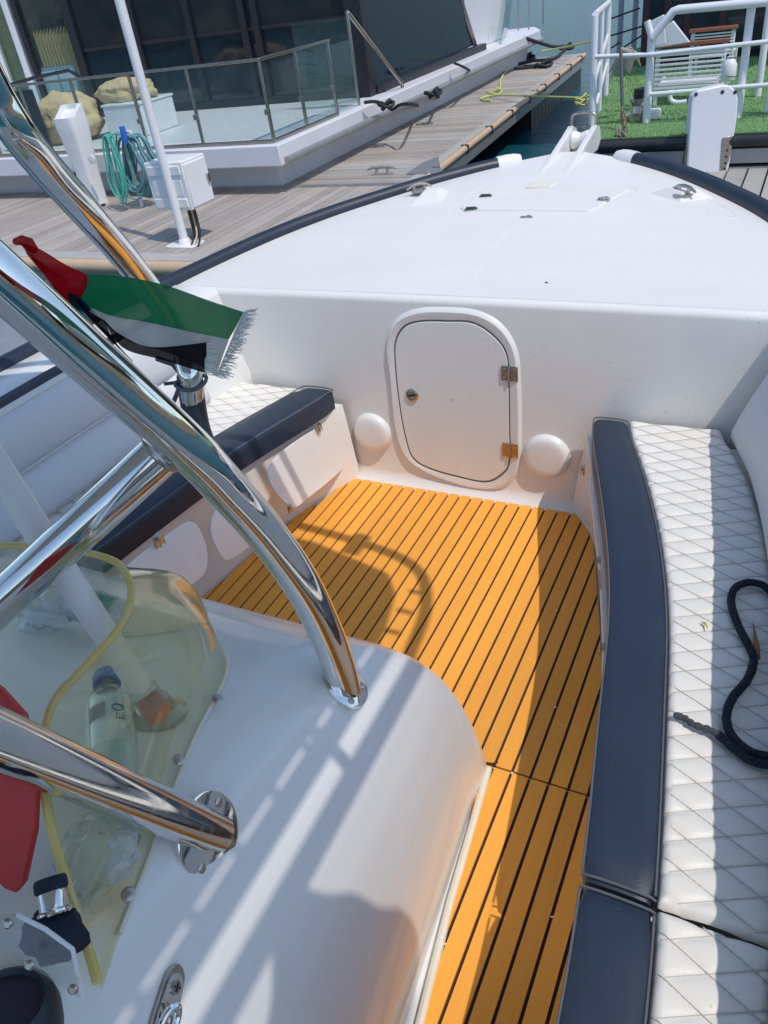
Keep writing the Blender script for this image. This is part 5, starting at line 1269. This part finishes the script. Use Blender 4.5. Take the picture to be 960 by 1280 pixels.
hc = thing('anchor_chain', 'tan strap ending in a rusty chain heaped on the boat edge below the anchor', 'chain', P(780, 178, ZG))
MB().tube([PY(776, 62, 8.5), PY(777, 100, 8.45), PY(778, 136, 8.4)], .016, 8).build('strap', 'piping', hc)
def link(c, ax_, up_, L_=.028, r_=.006):
    return MB().tube([Vector(c) + ax_ * math.cos(a) * L_ * .55 + up_ * math.sin(a) * L_ for a in [2 * math.pi * k / 12 for k in range(12)]], r_, 6, True)
for k in range(9):
    f_ = k / 8; c = PY(778 + .6 * k, 139 + 4.6 * k, 8.38 - .25 * f_)
    link(c, V(1, 0, 0) if k % 2 else V(0, 1, 0), UP, .034, .009).build('link', 'rust', hc)
rr = random.Random(6)
for k in range(12):
    c = PY(776 + rr.uniform(-4, 6), 166 + rr.uniform(-4, 9), 8.05 + rr.uniform(-.06, .05)); a = rr.uniform(0, 3)
    link(c, V(math.cos(a), math.sin(a), 0), V(-math.sin(a) * .5, math.cos(a) * .5, .8), .03, .009).build('link', 'rust', hc)
wl = thing('deck_winch', 'small steel capstan with a dark drum on the grass behind the railing', 'winch', P(796, 150, ZG))
q = P(796, 150, ZG)
MB().lathe(q, (0, 0, 1), [(0, 0), (.11, 0), (.11, .05), (.06, .07), (.05, .13), (.08, .17), (.08, .20), (0, .21)], 24).build('drum', 'steel', wl)
MB().lathe(q + V(.02, .03, .2), (0, 0, 1), [(0, 0), (.07, 0), (.07, .08), (0, .09)], 20).build('cap', 'black', wl)
MB().box((q.x + .06, q.y - .05, ZG), (q.x + .22, q.y + .08, ZG + .09)).build('motor_housing', 'white', wl, bev=.015)
# upright gangway board on the side dock
ga = math.radians(25); gn = V(math.sin(ga), -math.cos(ga), 0); gp0 = P(852, 219, DZ)
gw = thing('gangway_board', 'white rounded gangway board standing upright on the side dock behind the bow rail', 'gangway', gp0)
def PG(a, b_, off=0): return PP(a, b_, gp0 + gn * off, gn)
go = [(858, 226), (860, 190), (864, 130), (866, 121), (873, 113), (903, 106.5), (912, 107), (920, 113), (923, 124), (921, 150), (914, 195), (907, 232)]
MB().prism([PG(*p) for p in go], -gn * .11).build('board', 'white', gw, bev=.014, seg=3)
for a, b_ in ((870, 118), (903, 115), (919, 115)): scr(PG(a, b_, .002), gn, .016, gw, 'dark')
MB().prism([PG(*p, .004) for p in ((903, 172), (914, 170), (916, 178), (911, 200), (905, 214), (900, 214))], gn * .006).build('hinge_plate', 'steel', gw, bev=.002)
for a, b_ in ((908, 196), (907, 204), (906, 211), (909, 188)): scr(PG(a, b_, .012), gn, .011, gw, 'dark')
sdv = gn.cross(UP).normalized()
q = PG(859, 195, -.05)
MB().obox(PG(857, 190, -.055) + V(-.005, 0, 0), sdv * .008, gn * .06, V(0, 0, .30)).build('side_bracket', 'steel', gw, bev=.002)

# small craft tucked behind the port rail
sb = thing('small_skiff', 'corner of a small grey skiff between the dock and the port rail', 'boat', P(20, 440, -.2))
MB().prism([P(-20, 395, -.1), P(8, 388, -.1), P(38, 412, -.1), P(48, 424, -.1), P(20, 455, -.1), P(-30, 470, -.1)], (0, 0, -.3)).build('hull', 'alu', sb, bev=.02)
MB().tube([P(5, 390, -.09), P(26, 402, -.09), P(40, 413, -.09), P(50, 425, -.09)], .03, 10).build('gunwale', 'gelyellow', sb)

# =================================================================== MARINA BEHIND THE VIEWER (seen in reflections)
def small_boat(label, cx, cy, ang, L_, W_, canvas):
    t_ = thing('moored_boat', label, 'boat', (cx, cy, WZ), 'boats moored behind the viewer')
    R = Matrix.Rotation(ang, 3, 'Z'); c0 = V(cx, cy, 0)
    def T(x, y, z): return c0 + R @ V(x, y, z)
    st = [(-.5, .86), (-.3, .95), (0, 1), (.2, .92), (.35, .7), (.45, .38), (.5, .03)]
    rows = []
    for f_, w_ in st:
        y = f_ * L_; zt_ = .35 + .35 * max(0, f_ + .1)
        rows.append([T(-w_ * W_ / 2, y, zt_), T(-w_ * W_ / 2.2, y, -.1), T(-w_ * W_ / 3.4, y * .97, WZ - .3), T(w_ * W_ / 3.4, y * .97, WZ - .3), T(w_ * W_ / 2.2, y, -.1), T(w_ * W_ / 2, y, zt_)])
    MB().grid(rows).build('hull', 'hull', t_)
    MB().grid([[T(-w_ * W_ / 2, f_ * L_, .35 + .35 * max(0, f_ + .1)), T(0, f_ * L_, .40 + .38 * max(0, f_ + .1)), T(w_ * W_ / 2, f_ * L_, .35 + .35 * max(0, f_ + .1))] for f_, w_ in st]).build('deck', 'white', t_)
    MB().tube([T(-W_ / 2, y_ * L_, .36) for y_ in (-.45, -.2, 0)], .05, 8).build('rub_rail', 'navyplast', t_)
    MB().prism([T(-W_ * .3, -.25 * L_, .4), T(W_ * .3, -.25 * L_, .4), T(W_ * .26, .18 * L_, .45), T(-W_ * .26, .18 * L_, .45)], (0, 0, .75)).build('cabin', 'white', t_, bev=.06)
    MB().prism([T(-W_ * .305, -.22 * L_, .75), T(W_ * .305, -.22 * L_, .75), T(W_ * .27, .19 * L_, .75), T(-W_ * .27, .19 * L_, .75)], (0, 0, .26)).build('window_band', 'dglass', t_)
    MB().prism([T(-W_ * .4, -.35 * L_, 1.95), T(W_ * .4, -.35 * L_, 1.95), T(W_ * .36, .1 * L_, 2.0), T(-W_ * .36, .1 * L_, 2.0)], (0, 0, .06)).build('canopy', canvas, t_, bev=.02)
    for sx_ in (-1, 1):
        for fy in (-.33, .08): MB().tube([T(sx_ * W_ * .37, fy * L_, .4), T(sx_ * W_ * .36, fy * L_, 1.96)], .025, 8).build('canopy_post', 'steel', t_)
        MB().tube([T(sx_ * W_ * .45, .05 * L_, .95), T(sx_ * W_ * .36, .32 * L_, 1.05), T(0, .49 * L_, 1.12)], .018, 8).build('bow_rail', 'steel', t_)
M['bluecanvas'] = mat('blue canvas', (.04, .10, .28), .8)
small_boat('white motor cruiser with a blue canopy moored astern', -7.5, -9, .3, 9, 3.0, 'bluecanvas')
small_boat('white cruiser with a tan canopy moored farther astern', -14.5, -12, -.2, 10, 3.2, 'tancover')
small_boat('white fishing boat with a dark canopy on the starboard quarter', 5.5, -9, -.4, 8, 2.8, 'navycloth')
rk = MB(); rr = random.Random(21)
for k in range(520):
    x = rr.uniform(-60, 60); f_ = rr.random(); y = -31 - f_ * 10; z = -1.0 + f_ * 6; r_ = rr.uniform(.35, 1.1)
    vs = []
    for i in range(4):
        for j in range(6):
            a = 2 * math.pi * j / 6 + i; th = math.pi * (i + .5) / 4
            vs.append(V(x + math.sin(th) * math.cos(a) * r_ * rr.uniform(.8, 1.25), y + math.sin(th) * math.sin(a) * r_ * rr.uniform(.8, 1.25), z + math.cos(th) * r_ * .7))
    rk.add(vs, [(i * 6 + j, i * 6 + (j + 1) % 6, (i + 1) * 6 + (j + 1) % 6, (i + 1) * 6 + j) for i in range(3) for j in range(6)] + [tuple(range(6)), tuple(range(18, 24))])
tag(rk.build('rocks', 'rock', smooth=False), 'brown boulders heaped along the bank behind the viewer', 'rocks', kind='stuff')

# added bundle on the hardtop's side rail, out of frame, casting the viewer's shadow
cb = thing('shadow_bundle', 'unseen grey bundle added on the hardtop rail to cast the shadow of the viewer', 'shadow caster', (.48, -.1, 2.2))
ol = [(.285, .10), (.315, .14), (.40, .185), (.47, .215), (.56, .25), (.62, .225), (.66, .15), (.675, .02), (.66, -.15), (.62, -.35), (.50, -.42), (.37, -.38), (.365, -.2), (.36, -.05), (.31, .03)]
ol = spl([V(x, y, 0) for x, y in ol], 4, True); cn = sum(ol, V(0, 0, 0)) / len(ol)
rows = []
for z, k in ((2.235, .02), (2.23, .5), (2.225, .85), (2.205, .97), (2.18, 1.0), (2.15, .98), (2.13, .88), (2.12, .5), (2.118, .02)):
    rows.append([V(cn.x + (q.x - cn.x) * k, cn.y + (q.y - cn.y) * k, z + .012 * math.sin(q.x * 40 + q.y * 23) * k) for q in ol])
MB().grid(rows, True).build('cover', M['shirt'], cb, ang=180)
for y in (.06, -.12, -.3):
    MB().box((.345 if y < 0 else .30, y, 2.112), (.672, y + .03, 2.116)).box((.345 if y < 0 else .30, y, 2.243), (.672, y + .03, 2.247)).build('strap', 'black', cb)
